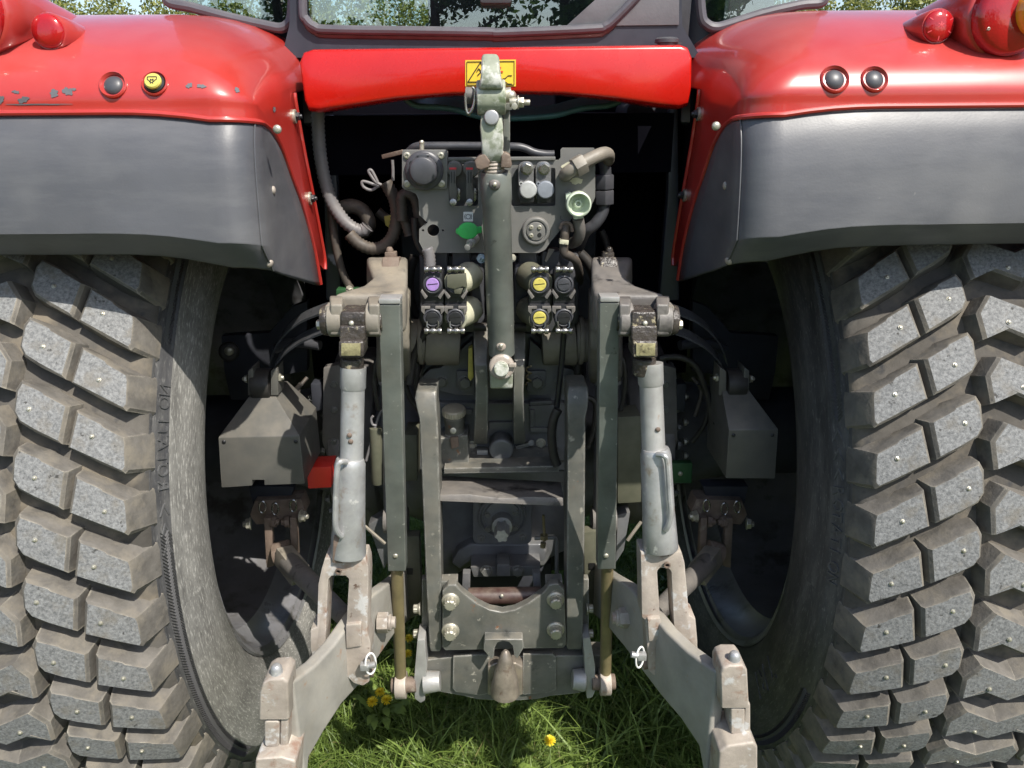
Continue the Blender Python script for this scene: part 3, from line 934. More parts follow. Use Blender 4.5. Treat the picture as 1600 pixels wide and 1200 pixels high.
    for k in range(3):
        ph = (0.40 if sg > 0 else 0.255) - 0.045 * k
        m = MB()
        m.prism([on_side(r, ph + o_, 0.002) for r, o_ in ((0.772, -0.012), (0.782, 0.016), (0.792, -0.012), (0.789, -0.012), (0.782, 0.008), (0.775, -0.012))], (sg * 0.004, 0, 0))
        m.build('arrow_mark', 'tyre_text', ty)
    ribs = MB()
    spans = [(-0.75, 0.20), (0.98, 0.62)] if sg < 0 else [(0.98, 0.42), (-0.32, -0.9)]
    for p0, p1 in spans:
        n = int(abs(p1 - p0) / 0.0085)
        for k in range(n):
            ph = p0 + (p1 - p0) * k / n
            w = 0.0017
            a = [on_side(r, ph + 0.016 * s_ + o_, lf) for r, s_ in ((0.772, 0), (0.778, 1), (0.784, 0.2), (0.7935, 1)) for o_, lf in ((-w, -0.0005), (0, 0.0028), (w, -0.0005))]
            fs = []
            for i in range(3):
                for j in range(2):
                    fs.append((i * 3 + j, i * 3 + j + 1, i * 3 + j + 4, i * 3 + j + 3))
            ribs.add(a, fs)
    ribs.build('sidewall_ribs', 'tyre_side', ty, kind='stuff')
    # rim: deep dish, disc and hub
    rim = MB()
    rp = [(0.262, 0.556), (0.268, 0.566), (0.262, 0.570), (0.250, 0.560), (0.245, 0.548), (0.20, 0.535), (0.17, 0.505), (0.0, 0.495), (-0.09, 0.480), (-0.13, 0.44), (-0.14, 0.36), (-0.10, 0.30), (-0.06, 0.20), (-0.06, 0.05)]
    rim.loft([[wheel_pt(sg, d, r, 2 * math.pi * k / 72) for k in range(72)] for d, r in rp], caps=False)
    ro = rim.build('wheel_rim', 'rim_paint', TR, ang=40)
    for k in range(10):
        a = 2 * math.pi * k / 10 + 0.2
        bolt(ro, wheel_pt(sg, -0.078, 0.25, a), 0.022, (-sg, 0, 0), 'nut', 'bolt_paint', 'wheel_nut')
    # hub / axle end
    hub = MB()
    hub.lathe((sg * (XC + 0.06), AX.y, AX.z), (-sg, 0, 0), [(0.17, 0), (0.17, 0.03), (0.14, 0.05), (0.12, 0.12), (0.12, 0.25)], 36)
    hub.build('axle_hub', 'underbody', TR, bev=0.004)

# ------------------------------------------------------------------ wings (fenders)
def prof_eval(P, t):
    n = len(P) - 1
    f = t * n
    i = min(int(f), n - 1)
    q = smooth_path([Vector((0, *P[max(i - 1, 0)])), Vector((0, *P[i])), Vector((0, *P[i + 1])), Vector((0, *P[min(i + 2, n)]))], 12)
    return q[12 + min(11, int((f - i) * 12))] if f < n else Vector((0, *P[n]))
RED = [(1.206, 1.57), (1.208, 1.62), (1.214, 1.665), (1.2165, 1.695), (1.219, 1.722), (1.245, 1.757), (1.310, 1.797), (1.420, 1.835), (1.58, 1.860), (1.80, 1.872), (2.1, 1.872), (2.5, 1.84), (2.75, 1.74), (2.85, 1.55)]
XIN = 0.372
FEND = {}
for sg, nm in ((-1, 'left'), (1, 'right')):
    pts = smooth_path([Vector((0, *p)) for p in RED], 7)
    nrm = []
    for i, p in enumerate(pts):
        a, b = pts[max(i - 1, 0)], pts[min(i + 1, len(pts) - 1)]
        t = (b - a).normalized()
        nrm.append(Vector((0, -t.z, t.y)))
    nrm = [sum((nrm[min(max(i + j, 0), len(nrm) - 1)] for j in range(-6, 7)), Vector()).normalized() for i in range(len(nrm))]
    m = MB()
    rows = []
    xo = 1.30
    for i, (p, nn) in enumerate(zip(pts, nrm)):
        s = i / (len(pts) - 1)
        g_ = min(1, max(0, s - 0.27) / 0.36); g_ = g_ * g_ * (3 - 2 * g_)
        rx = 0.058 + 0.162 * g_
        rn = 0.058 + 0.062 * g_
        row = []
        for k in range(13):
            f = k / 12
            x = xo + (XIN + rx - xo) * f
            bow = 0.012 * math.sin(math.pi * min(1, s / 0.5)) * (x - 0.6) if s < 0.5 else 0
            sag = -0.025 * max(0, (x - 1.0) / 0.3) ** 2
            row.append(Vector((sg * x, p.y, p.z + sag)))
        for k in range(1, 9):
            a = math.pi / 2 * k / 8
            q = p - nn * rn * (1 - math.cos(a))
            row.append(Vector((sg * (XIN + rx * (1 - math.sin(a))), q.y, q.z)))
        rows.append(row)
    # the inner wall runs on into the red flange beside the opening
    E2 = smooth_path([Vector((0, *q)) for q in ((1.622, 1.372), (1.626, 1.395), (1.612, 1.44), (1.575, 1.53), (1.535, 1.62), (1.507, 1.70), (1.505, 1.722))], 8)
    nb = 0
    while rows[nb][-1].y < 1.494: nb += 1
    for i, row in enumerate(rows):
        c0 = row[-1]
        if i < nb:
            f = i / (nb - 1) * (len(E2) - 1)
            e = E2[int(f)].lerp(E2[min(int(f) + 1, len(E2) - 1)], f - int(f))
        else:
            e = c0 + Vector((0, 0.012, -0.012))
        for k in range(1, 5):
            row.append(Vector((sg * XIN, c0.y + (e.y - c0.y) * k / 4, c0.z + (e.z - c0.z) * k / 4)))
    w = len(rows[0])
    m.add([p for r_ in rows for p in r_], [(i * w + k, i * w + k + 1, (i + 1) * w + k + 1, (i + 1) * w + k) for i in range(len(rows) - 1) for k in range(w - 1)])
    fo = m.build('wing', 'red_fender', TR, solid=0.006, ang=60, out=(-sg * 0.3, -1, 1), label=nm + ' red rear wing with a faded glossy top')
    bm = bmesh.new(); bm.from_mesh(fo.data)
    FEND[sg] = (fo, BVHTree.FromBMesh(bm))
    bm.free()
    m = MB()
    m.sweep([Vector((sg * (XIN - 0.002), y, z)) for y, z in ((1.505, 1.722), (1.507, 1.70), (1.535, 1.62), (1.575, 1.53), (1.612, 1.44), (1.627, 1.395), (1.622, 1.374))], 0.004, 8, res=4)
    m.build('flange_edge', 'red_fender', fo)
    # grey plastic flare
    FP = [(1.213, 1.689), (1.200, 1.660), (1.190, 1.620), (1.183, 1.570), (1.1785, 1.522), (1.1815, 1.513), (1.203, 1.492), (1.224, 1.473)]
    EP = [(1.312, 1.664), (1.345, 1.648), (1.38, 1.622), (1.42, 1.578), (1.463, 1.535), (1.505, 1.480), (1.540, 1.420), (1.562, 1.352)]
    fp = smooth_path([Vector((0, *p)) for p in FP], 5)
    ep = smooth_path([Vector((0, *p)) for p in EP], 5)
    rows = []
    for i, (p, e) in enumerate(zip(fp, ep)):
        s = i / (len(fp) - 1)
        r = 0.055
        row = []
        for k in range(25):
            x = xo + (XIN + r - xo) * k / 24
            row.append(Vector((sg * x, p.y + 0.004 * math.sin(x * 9) * s, p.z - 0.011 * (1 - s) ** 2 * max(0, 1 - (x - XIN - 0.055) / 0.14) ** 2 + 0.009 * s - 0.030 * s * math.exp(-((x - XIN) / 0.11) ** 2) - 0.02 * max(0, (x - 1.0) / 0.3) ** 2)))
        last = row[-1]
        for k in range(1, 8):
            a = math.pi / 2 * k / 7
            row.append(Vector((sg * (XIN - 0.004 + r * (1 - math.sin(a))), last.y + r * 1.1 * (1 - math.cos(a)), last.z - 0.016 * (1 - math.cos(a)) * (0.4 + s))))
        c0 = row[-1]
        for k in range(1, 6):
            f = k / 5
            row.append(Vector((sg * (XIN - 0.004 + 0.002 * f), c0.y + (e.y - c0.y) * f, c0.z + (e.z - c0.z) * f)))
        rows.append(row)
    w = len(rows[0])
    m = MB()
    m.add([p for r_ in rows for p in r_], [(i * w + k, i * w + k + 1, (i + 1) * w + k + 1, (i + 1) * w + k) for i in range(len(rows) - 1) for k in range(w - 1)])
    lip = [p + Vector((0, -0.003, 0.004)) for p in rows[0]] + [Vector((sg * (XIN - 0.003), e.y + 0.003, e.z + 0.003)) for e in ep[1:]]
    ml = MB()
    ml.sweep(lip, 0.0042, 8)
    ml.build('lip', 'red_fender', fo)
    fr = m.build('plastic_flare', 'fender_plastic', TR, solid=0.006, ang=42, out=(0, -1, 0), label=nm + ' dark grey plastic wing extension, scuffed')
    ms = MB()
    ms.sweep([r_[29] + Vector((-sg * 0.0012, -0.0012, 0)) for r_ in rows], 0.0013, 6)
    ms.build('flare_seam', 'fender_plastic', fr)
    bm = bmesh.new(); bm.from_mesh(fr.data)
    FEND[sg * 2] = (fr, BVHTree.FromBMesh(bm))
    bm.free()
def hit(u, v, key):
    o, t = FEND[key]
    d = ray(u, v).normalized()
    loc, nor, i, dist = t.ray_cast(CAM, d)
    if loc is None: return at(u, v, 1.25), Vector((0, -1, 0))
    if nor.dot(d) > 0: nor = -nor
    return loc, nor

# buttons, plugs, reflectors, lamps on the wings
def button(u, v, key, rp, mat, nm):
    p, nn = hit(u, v, key)
    r = px(rp, p.y, v)
    m = MB()
    m.lathe(p - nn * 0.002, nn, [(r * 1.45, 0), (r * 1.45, 0.004), (r * 1.32, 0.006), (r * 1.12, 0.002)], 28, caps=False)
    o = m.build('button_surround', 'red_fender', FEND[key][0])
    m = MB()
    if mat == 'yellow_plastic':
        m.lathe(p, nn, [(r * 1.12, 0), (r * 1.12, 0.003), (r * 0.98, 0.005)], 28)
        c = m.build('push_button', 'black_plastic', FEND[key][0])
        m = MB()
        m.lathe(p + nn * 0.003, nn, [(r * 0.92, 0), (r * 0.92, 0.005), (r * 0.8, 0.0070), (r * 0.3, 0.0070)], 28)
        m.build('yellow_cap', mat, FEND[key][0])
        # black machine symbol printed on the cap
        F = frame(nn)
        m = MB()
        q = p + nn * 0.0104
        s = r * 0.5
        def P2(a, b): return q + F @ Vector((a * s, b * s, 0))
        for a, b in (((-1, .1), (-1, .75)), ((-1, .75), (1, .75)), ((1, .75), (1, .1)), ((-1, .1), (-.6, -.1)), ((1, .1), (.6, -.1))):
            m.beam(P2(*a), P2(*b), 0.0012, 0.0006, nn)
        for k in range(6):
            a = k * math.pi / 3
            m.beam(P2(.22 * math.cos(a), -.3 + .22 * math.sin(a)), P2(.6 * math.cos(a), -.3 + .6 * math.sin(a)), 0.0018, 0.0006, nn)
        m.build('symbol', 'sticker_black', FEND[key][0])
    else:
        m.lathe(p - nn * 0.001, nn, [(r * 1.05, -0.003), (r * 1.03, 0.0), (r * 0.9, 0.003), (r * 0.6, 0.0055), (r * 0.15, 0.0065)], 24)
        m.build('blanking_plug', mat, FEND[key][0])
button(177, 133, -1, 15, 'dark_plastic', 'l'); button(242, 131, -1, 14, 'yellow_plastic', 'l')
button(1304, 124, 1, 16, 'dark_plastic', 'r'); button(1366, 124, 1, 15, 'dark_plastic', 'r')
def reflector(u, v, key, rp):
    p, nn = hit(u, v + rp * 0.9, key)
    d = Vector((0.02 * key, -1, 0.06)).normalized()
    c = at(u, v, p.y - 0.015)
    r = px(rp, c.y, v)
    m = MB()
    m.lathe(c - d * 0.012, d, [(r * 0.5, -0.16), (r * 0.85, -0.09), (r * 1.08, -0.03), (r * 1.12, 0.004), (r * 1.06, 0.008)], 36)
    o = m.build('reflector_housing', 'red_fender', FEND[key][0], ang=60)
    m = MB()
    m.lathe(c - d * 0.006, d, [(r, 0), (r, 0.004), (r * 0.9, 0.008), (r * 0.5, 0.0105), (r * 0.1, 0.011)], 36)
    m.build('reflector', 'red_lens', FEND[key][0], ang=60)
    if key > 0:
        m = MB()
        F = frame(d)
        for k in range(6):
            a = k * math.pi / 3 + 0.5
            e = F @ Vector((math.cos(a) * r * 0.9, math.sin(a) * r * 0.9, 0))
            m.beam(c + d * 0.0045, c + e + d * 0.0018, 0.0016, 0.002, d)
        m.build('reflector_ribs', 'red_lever', FEND[key][0])
reflector(73, 48, -1, 25)
reflector(1468, 40, 1, 24)
# tail lamps at the outer ends
for sg, u, v in ((-1, -64, 14), (1, 1584, 22)):
    p = at(u, v, 1.25)
    d = Vector((sg * 0.10, -1, 0.05)).normalized()
    m = MB()
    m.lathe(p - d * 0.03, d, [(0.035, -0.22), (0.050, -0.12), (0.062, -0.03), (0.064, 0.012), (0.060, 0.016)], 40)
    lh = m.build('tail_lamp', 'red_fender', TR, ang=60)
    m = MB()
    m.lathe(p - d * 0.018, d, [(0.058, 0), (0.058, 0.018), (0.050, 0.026), (0.02, 0.030)], 40)
    m.build('red_lens', 'red_lens', lh, ang=60)
    m = MB()
    m.lathe(p + Vector((sg * 0.030, -0.006, 0.004)) , d, [(0.036, -0.02), (0.036, 0.016), (0.028, 0.024), (0.01, 0.026)], 32)
    m.build('orange_lens', 'orange_lens', lh, ang=60)
    F = frame(d)
    for a in (0.9, 3.6, 5.2):
        bolt(lh, p + F @ Vector((0.048 * math.cos(a), 0.048 * math.sin(a), 0)) + d * 0.007, 0.003, d, 'socket', 'bolt_zinc', 'screw')
# posts standing behind the wings
for u, uu in ((55, -1), (1478, 1)):
    m = MB()
    p = at(u, 40, 1.62)
    m.cyl(p + Vector((0, 0, -0.05)), p + Vector((0, 0, 0.55)), 0.010, n=12)
    m.build('mirror_post', 'cab_trim', TR)
m = MB()
m.sweep([at(26, -40, 1.45), at(34, 0, 1.42), at(46, 18, 1.40), at(55, 30, 1.42)], 0.003, 8, res=6)
m.build('lamp_cable', 'black_rubber', TR)
# bolts on the red flanges and rivets in the flares
for sg, pts in ((-1, ((460, 182), (484, 310))), (1, ((1092, 178), (1070, 305)))):
    for u, v in pts:
        d = ray(u, v)
        t = (sg * (XIN - 0.001) - CAM.x) / d.x
        p = CAM + d * t
        bolt(FEND[sg][0], p + Vector((-sg * 0.003, 0, 0)), 0.0092, (-sg, 0, 0), 'nut', 'black_plastic', 'flange_bolt')
        m = MB()
        m.lathe(p, (-sg, 0, 0), [(0.0125, -0.001), (0.0125, 0.003), (0.010, 0.004)], 18)
        m.build('washer', 'bolt_zinc', FEND[sg][0])
for sg, pts in ((-1, ((433, 202), (427, 297), (422, 412))), (1, ((1119, 197), (1133, 290), (1138, 408)))):
    for u, v in pts:
        p, nn = hit(u, v, sg * 2)
        bolt(FEND[sg * 2][0], p - nn * 0.001, 0.0068, nn, 'dome', 'worn_link' if v > 250 else 'bolt_zinc', 'rivet')
# chipped paint on the left wing: bare grey patches
chips = MB()
for u, v, a, b in ((2, 156, 6, 6), (37, 156, 9, 6), (25, 144, 6, 3), (85, 146, 9, 6), (106, 143, 8, 8), (116, 140, 5, 2), (296, 134, 5, 5), (315, 135, 7, 4), (370, 141, 5, 4), (428, 171, 3, 4), (60, 163, 50, 1.5)):
    n = 26
    pts = []
    f1, f2, f3 = (random.uniform(0, 6) for _ in range(3))
    for k in range(n):
        t = 2 * math.pi * k / n
        q = 0.85 + 0.22 * math.sin(2 * t + f1) + 0.14 * math.sin(5 * t + f2) + 0.07 * math.sin(9 * t + f3)
        p, nn = hit(u + a * q * math.cos(t), v + b * q * math.sin(t), -1)
        pts.append(p + nn * 0.0009)
    chips.add(pts, [tuple(range(n))])
chips.build('paint_chip', 'cab_trim', FEND[-1][0], kind='stuff')

# ------------------------------------------------------------------ cab back
YP = 1.50
cp = [(470, 98), (476, 82), (490, 77), (775, 74), (1062, 70), (1073, 74), (1079, 90), (1078, 140), (1073, 166), (1060, 171), (1030, 168), (960, 157), (880, 149), (800, 147), (700, 150), (620, 157), (545, 169), (500, 176), (484, 174), (478, 160)]
m = MB()
ring0 = [at(u, v, YP + 0.022) for u, v in cp]
cen = at(778, 112, YP)
def shrink(r, f, fz, dy): return [Vector((cen.x + (p.x - cen.x) * f, YP + dy, cen.z + (p.z - cen.z) * fz)) for p in r]
back = [p + Vector((0, 0.10, 0)) for p in ring0]
m.loft([back, ring0, shrink(ring0, 0.997, 0.965, 0.010), shrink(ring0, 0.991, 0.90, 0.002), shrink(ring0, 0.984, 0.80, 0.0)], caps=True)
pn = m.build('rear_panel', 'red_panel', TR, bev=0.003, seg=2, ang=70, label='bright red arched cross panel below the rear window')
m = MB()
m.plate([(727, 94), (806, 93), (806, 135), (727, 135)], YP - 0.0012, 0.001)
st = m.build('warning_sticker', 'sticker_yellow', pn)
m = MB()
def line(m, pts, w, y=YP - 0.0022, closed=False):
    q = [at(u, v, y) for u, v in pts]
    if closed: q.append(q[0])
    for a, b in zip(q, q[1:]): m.beam(a, b, 0.001, w, (0, 1, 0)) if False else m.beam(a, b, w, 0.0008, (0, 1, 0))
line(m, [(729.5, 96.5), (803.5, 95.5), (803.5, 132.5), (729.5, 132.5)], 0.0009, closed=True)
line(m, [(731, 128), (751, 97), (771, 128)], 0.0016, closed=True)
line(m, [(783, 124), (790, 122), (794, 118), (800, 118)], 0.0012); line(m, [(783, 126), (790, 128), (794, 131), (800, 131)], 0.0012)
line(m, [(745, 112), (748, 107), (752, 112), (746, 118)], 0.0014)
m.build('sticker_drawing', 'sticker_black', pn)
m = MB()
for a in range(7):
    t = a * 0.9
    line(m, [(777 + 4 * math.cos(t), 112 + 4 * math.sin(t)), (777 + 9 * math.cos(t), 112 + 9 * math.sin(t))], 0.0026, YP - 0.0024)
m.plate(circ(777, 112, 5, 14), YP - 0.0026, 0.001)
m.build('sticker_gear', 'sticker_red', pn)
m = MB()
m.lathe(at(1041, 77, YP + 0.055), (0, 0, 1), [(0.017, -0.02), (0.017, 0.010), (0.022, 0.011), (0.022, 0.017), (0.018, 0.020)], 24)
m.box(at(1056, 68, YP + 0.055), (0.02, 0.012, 0.003))
m.build('filler_cap', 'dark_plastic', TR, ang=40)

YF = 1.62
# cab rear frame with window opening
outer = [(440, 90), (452, 40), (458, -150), (1062, -150), (1066, 40), (1095, 90)]
win = [(474, -140), (473, 10), (478, 30), (492, 42), (515, 46), (640, 48), (765, 50), (780, 51), (925, 45), (945, 41), (960, 30), (1000, -12), (1035, -60), (1040, -140)]
m = MB()
m.prism([at(u, v, YF) for u, v in outer], (0, 0.05, 0), [[at(u, v, YF) for u, v in win]])
cf = m.build('cab_frame', 'cab_frame', TR, bev=0.0)
m = MB()
m.sweep([at(u, v, YF - 0.006) for u, v in win], 0.0085, 10, res=5)
m.build('window_seal', 'seal', cf, label='grey rubber seal round the rear window')
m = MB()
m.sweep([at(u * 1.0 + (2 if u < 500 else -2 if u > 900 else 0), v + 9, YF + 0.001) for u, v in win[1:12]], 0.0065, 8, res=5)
m.build('seal_shadow_strip', 'brown_paint', cf)  # dark strip standing in for the shadow below the seal
m = MB()
m.plate(win, YF + 0.012, 0.004)
m.build('rear_window', 'glass', TR, label='rear window glass mirroring trees and sky')
m = MB()
m.plate([(884, 41), (985, -50), (1062, -50), (1061, 39)], YF - 0.004, 0.003)
m.build('corner_panel', 'cab_trim', cf, bev=0.001)
m = MB()
m.plate(rrect(750, -14, 800, 5, 5), YF - 0.03, 0.04)
m.build('window_latch', 'dark_plastic', cf, bev=0.003)
# rear quarter windows left and right
for sg, path in ((-1, [(262, -30), (262, 2), (300, 12), (360, 28), (415, 40), (438, 44), (450, 38), (456, 24), (459, -30)]), (1, [(1288, -30), (1286, 2), (1250, 8), (1190, 22), (1140, 38), (1118, 43), (1104, 38), (1096, 24), (1092, -30)])):
    y0 = 1.66
    pth = [at(u, v, y0) for u, v in path]
    m = MB()
    m.sweep(pth, 0.010, 10, res=5)
    m.build('quarter_window_seal', 'seal', TR)
    m = MB()
    up = [p + Vector((0, 0, 0.6)) for p in (pth[-1], pth[0])]
    m.prism(pth + up, (0, 0.004, 0))
    m.build('quarter_window', 'glass', TR)
# dotted print edge of the panes is too fine to build; pillars, roof and dark interior
for sg in (-1, 1):
    a = at(450 if sg < 0 else 1098, 30, 1.66)
    for p, q, w in ((a + Vector((sg * 0.02, 0.05, -0.2)), a + Vector((sg * 0.10, 0.25, 0.95)), 0.07), (Vector((sg * 0.78, 3.0, 1.5)), Vector((sg * 0.78, 3.0, 2.75)), 0.06), (Vector((sg * 0.78, 1.95, 1.86)), Vector((sg * 0.78, 1.95, 2.75)), 0.05)):
        MB().beam(p, q, w, w).build('cab_pillar', 'cab_frame', TR, bev=0.006)
m = MB()
m.loft([[Vector((sx * w, y, z)) for sx, y in ((-1, y0), (1, y0), (1, y1), (-1, y1))] for w, y0, y1, z in ((0.76, 1.72, 3.2, 2.72), (0.80, 1.66, 3.25, 2.78), (0.78, 1.70, 3.2, 2.90), (0.6, 1.9, 3.0, 2.95))])
m.build('cab_roof', 'red_fender', TR, bev=0.01)
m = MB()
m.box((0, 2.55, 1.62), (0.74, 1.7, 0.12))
m.build('cab_floor', 'shade_black', TR)
m = MB()
m.box((0.08, 2.30, 1.84), (0.52, 0.14, 0.74))
m.box((0.02, 2.52, 1.62), (0.46, 0.40, 0.16))
m.build('seat', 'seat_cloth', TR, bev=0.05, seg=3)
m = MB()
m.box((0.52, 2.25, 1.80), (0.26, 0.6, 0.52))
# rear inner trim below the glass
m.box((-0.12, 2.6, 1.80), (0.14, 0.1, 0.5))
m.box((0.0, 3.05, 1.75), (0.5, 0.2, 0.45))
m.build('console', 'dark_plastic', TR, bev=0.03)

# ------------------------------------------------------------------ transmission, rear housing, axle
def part(name, mat, parent=None, bev=0.0, seg=2, ang=35, label=None, kind=None):
    """returns (mesh collector, finish) for short builds"""
    m = MB()
    return m, (lambda: m.build(name, mat, parent or TR, bev, seg, ang, 0.0, label, kind))

m, fin = part('transmission', 'underbody', bev=0.02)
m.box((0, 2.65, 0.82), (0.42, 1.75, 0.62))
m.box((0, 2.75, 1.32), (0.50, 1.6, 0.40))
fin()
m, fin = part('cab_bulkhead', 'shade_black')  # backing wall, coloured black as if in deep shade
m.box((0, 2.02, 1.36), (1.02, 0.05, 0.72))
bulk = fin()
for sg in (-1, 1):
    m, fin = part('bulkhead_side', 'shade_black')
    m.box((sg * 0.42, 1.84, 1.55), (0.04, 0.34, 0.40))
    fin()
m, fin = part('axle_housing', 'housing_paint', bev=0.006)
m.lathe((-0.66, AX.y, AX.z), (1, 0, 0), [(0.12, 0), (0.13, 0.1), (0.155, 0.22), (0.20, 0.36), (0.24, 0.46), (0.24, 0.86), (0.20, 0.96), (0.155, 1.1), (0.13, 1.22), (0.12, 1.32)], 36)
ah = fin()
for sg in (-1, 1):
    m, fin = part('axle_flange', 'casting_dark', ah, bev=0.004)
    m.lathe((sg * 0.395, AX.y, AX.z), (sg, 0, 0), [(0.262, 0), (0.262, 0.028), (0.235, 0.032), (0.22, 0.036)], 48)
    m.lathe((sg * 0.395, AX.y, AX.z), (-sg, 0, 0), [(0.25, 0), (0.25, 0.055), (0.235, 0.075)], 48)
    fin()
    for k in range(14):
        a = math.pi * (0.62 + 0.76 * k / 13)
        p = Vector((sg * 0.432, AX.y + 0.243 * math.cos(a), AX.z + 0.243 * math.sin(a)))
        bolt(ah, p, 0.011, (sg, 0, 0), 'nut', 'bolt_paint', 'flange_stud')

YH = 1.66
# rear face of the housing: stepped casting
m, fin = part('rear_housing', 'housing_paint', bev=0.006, seg=3)
m.plate([(655, 590), (668, 560), (690, 545), (735, 520), (835, 520), (875, 548), (895, 560), (910, 590), (912, 640), (905, 735), (655, 735)], YH, 0.14)
m.plate(rrect(672, 630, 905, 720, 10), YH - 0.02, 0.05)
hs = fin()
m, fin = part('lower_housing', 'housing_paint', bev=0.006, seg=3)
m.plate([(664, 735), (905, 735), (905, 850), (860, 872), (850, 885), (735, 885), (700, 905), (690, 925), (664, 925)], YH + 0.05, 0.12)
m.plate([(735, 850), (845, 850), (855, 862), (850, 878), (735, 878), (718, 890), (705, 880), (715, 862)], YH + 0.015, 0.06)
lh = fin()
for sgm in (0, 1):
    mm = (lambda u: u) if not sgm else (lambda u: 1566 - u)
    m, fin = part('triangular_bracket', 'housing_paint', hs, bev=0.004)
    m.plate([(mm(u), v) for u, v in ((738, 530), (744, 612), (740, 618), (715, 618), (672, 607), (657, 600), (660, 588), (672, 577), (690, 574))], YH - 0.035, 0.03)
    fin()
    m, fin = part('bracket_pad', 'housing_paint', hs, bev=0.003)
    m.plate([(mm(u), v) for u, v in ((713, 580), (742, 580), (742, 612), (722, 612), (713, 604))], YH - 0.047, 0.012)
    fin()
    bolt(hs, at(mm(690.5), 596, YH - 0.035), px(9.5, YH), kind='hex')
    bolt(hs, at(mm(727), 597, YH - 0.047), px(11, YH), kind='hex')
    m, fin = part('rocker_shaft', 'casting', bev=0.004)
    m.cyl(at(mm(640), 532, 1.60), at(mm(668), 532, 1.60), px(33, 1.6), n=36)
    m.cyl(at(mm(668), 532, 1.60), at(mm(720), 536, 1.60), px(38, 1.6), px(34, 1.6), n=36)
    m.cyl(at(mm(655), 532, 1.60), at(mm(663), 532, 1.60), px(37, 1.6), n=36)
    fin()
m, fin = part('plug', 'orange_plug', hs)
m.lathe(at(668, 598, YH - 0.035), (0, -1, 0), [(px(6, YH), 0), (px(5.5, YH), 0.004), (px(3, YH), 0.006)], 18)
fin()
# cheeks of the top link bracket
for nm, pf in (('l', [(740, 762)]), ('r', [(803, 821)])):
    u0, u1 = pf[0]
    m, fin = part('top_link_cheek', 'grey_paint', hs, bev=0.004, seg=3)
    sec = []
    for v, yf, yb, e in ((517, 1.545, 1.68, 0), (535, 1.515, 1.68, 0), (570, 1.480, 1.68, 1), (610, 1.478, 1.67, 3), (650, 1.505, 1.66, 2), (685, 1.575, 1.65, 0), (694, 1.61, 1.65, 0)):
        a, b = at(u0 + e * (1 if nm == 'l' else -.3), v, yf), at(u1 + e * (0.3 if nm == 'l' else -1), v, yf)
        sec.append([a, b, Vector((b.x, yb, b.z)), Vector((a.x, yb, a.z))])
    m.loft(sec)
    fin()
m, fin = part('lock_plate', 'yellow_plastic', hs, bev=0.002)
m.plate([(732, 545), (738, 542), (740, 590), (735, 596), (731, 590)], 1.56, 0.02)
fin()
m, fin = part('spring', 'brass_rod', hs)
m.sweep([at(826 + 4 * math.cos(t), 572 + t * 1.8, 1.58) + Vector((0, 0.006 * math.sin(t), 0)) for t in np.linspace(0, 16, 60)], 0.0022, 6)
fin()
m, fin = part('pin_boss', 'housing_paint', hs, bev=0.004)
m.lathe(at(783, 690, YH - 0.02), (0, -1, 0), [(px(19, YH), 0), (px(19, YH), 0.045), (px(17, YH), 0.05)], 32)
m.plate([(764, 660), (802, 660), (802, 672), (764, 672)], YH - 0.03, 0.02)
fin()
for u, v, r in ((737, 696, 8), (845, 692, 8)):
    bolt(hs, at(u, v, YH - 0.022), px(r, YH), kind='hex', mat='bolt_zinc')
m, fin = part('linkage_lever', 'grey_paint', hs, bev=0.002)
m.beam(at(806, 699, YH - 0.03), at(832, 692, YH - 0.03), 0.009, 0.009)
m.cyl(at(830, 692, YH - 0.022), at(830, 692, YH - 0.045), px(5, YH))
fin()
# ledge below the housing
m, fin = part('ledge', 'grey_paint', bev=0.003)
m.prism([at(733, 703, 1.62), at(872, 703, 1.62), at(872, 735, 1.56), at(694, 738, 1.56), at(694, 731, 1.58), at(730, 728, 1.60)], (0, 0.05, 0))
m.plate([(694, 732), (873, 728), (873, 737), (694, 740)], 1.545, 0.05)
fin()
pmat('filler_cap_paint', (0.40, 0.37, 0.29), 0.45, var=0.2, vscale=30, bump=0.1, bscale=120, dust=(DUST, 0.3))
# filler neck and knurled cap
m, fin = part('filler_neck', 'grey_paint', bev=0.003, seg=3, label='grey oil filler casting with knurled cap')
m.plate([(687, 685), (731, 680), (732, 700), (733, 722), (728, 730), (692, 733), (687, 730)], 1.575, 0.07)
base = at(711, 682, 1.60)
m.lathe(base, (0, -0.12, 1), [(px(19, 1.6), -0.01), (px(19, 1.6), 0.008), (px(16, 1.6), 0.012), (px(15, 1.6), 0.030), (px(16.5, 1.6), 0.034), (px(16.5, 1.6), 0.055)], 28)
fn = fin()
m, fin = part('filler_cap', 'filler_cap_paint', fn, ang=20)
axx = Vector((0, -0.12, 1)).normalized()
Fm = frame(axx)
c0 = base + axx * 0.056
ring = lambda h, kn, rr: [c0 + Fm @ Vector(((rr + (0.0012 if k % 2 and kn else 0)) * math.cos(2 * math.pi * k / 56), (rr + (0.0012 if k % 2 and kn else 0)) * math.sin(2 * math.pi * k / 56), h)) for k in range(56)]
rc = px(18, 1.6)
m.loft([ring(0, 0, rc * 0.93), ring(0.003, 1, rc), ring(0.014, 1, rc), ring(0.017, 0, rc * 0.92), ring(0.018, 0, rc * 0.4)])
fin()
bolt(fn, at(708, 673, 1.56), px(5, 1.58), (0, -1, 0.3), 'socket', 'bolt_zinc')
m, fin = part('dipstick_tab', 'rusty', fn, bev=0.002)
m.plate([(703, 684), (716, 683), (717, 698), (705, 702)], 1.568, 0.008)
fin()
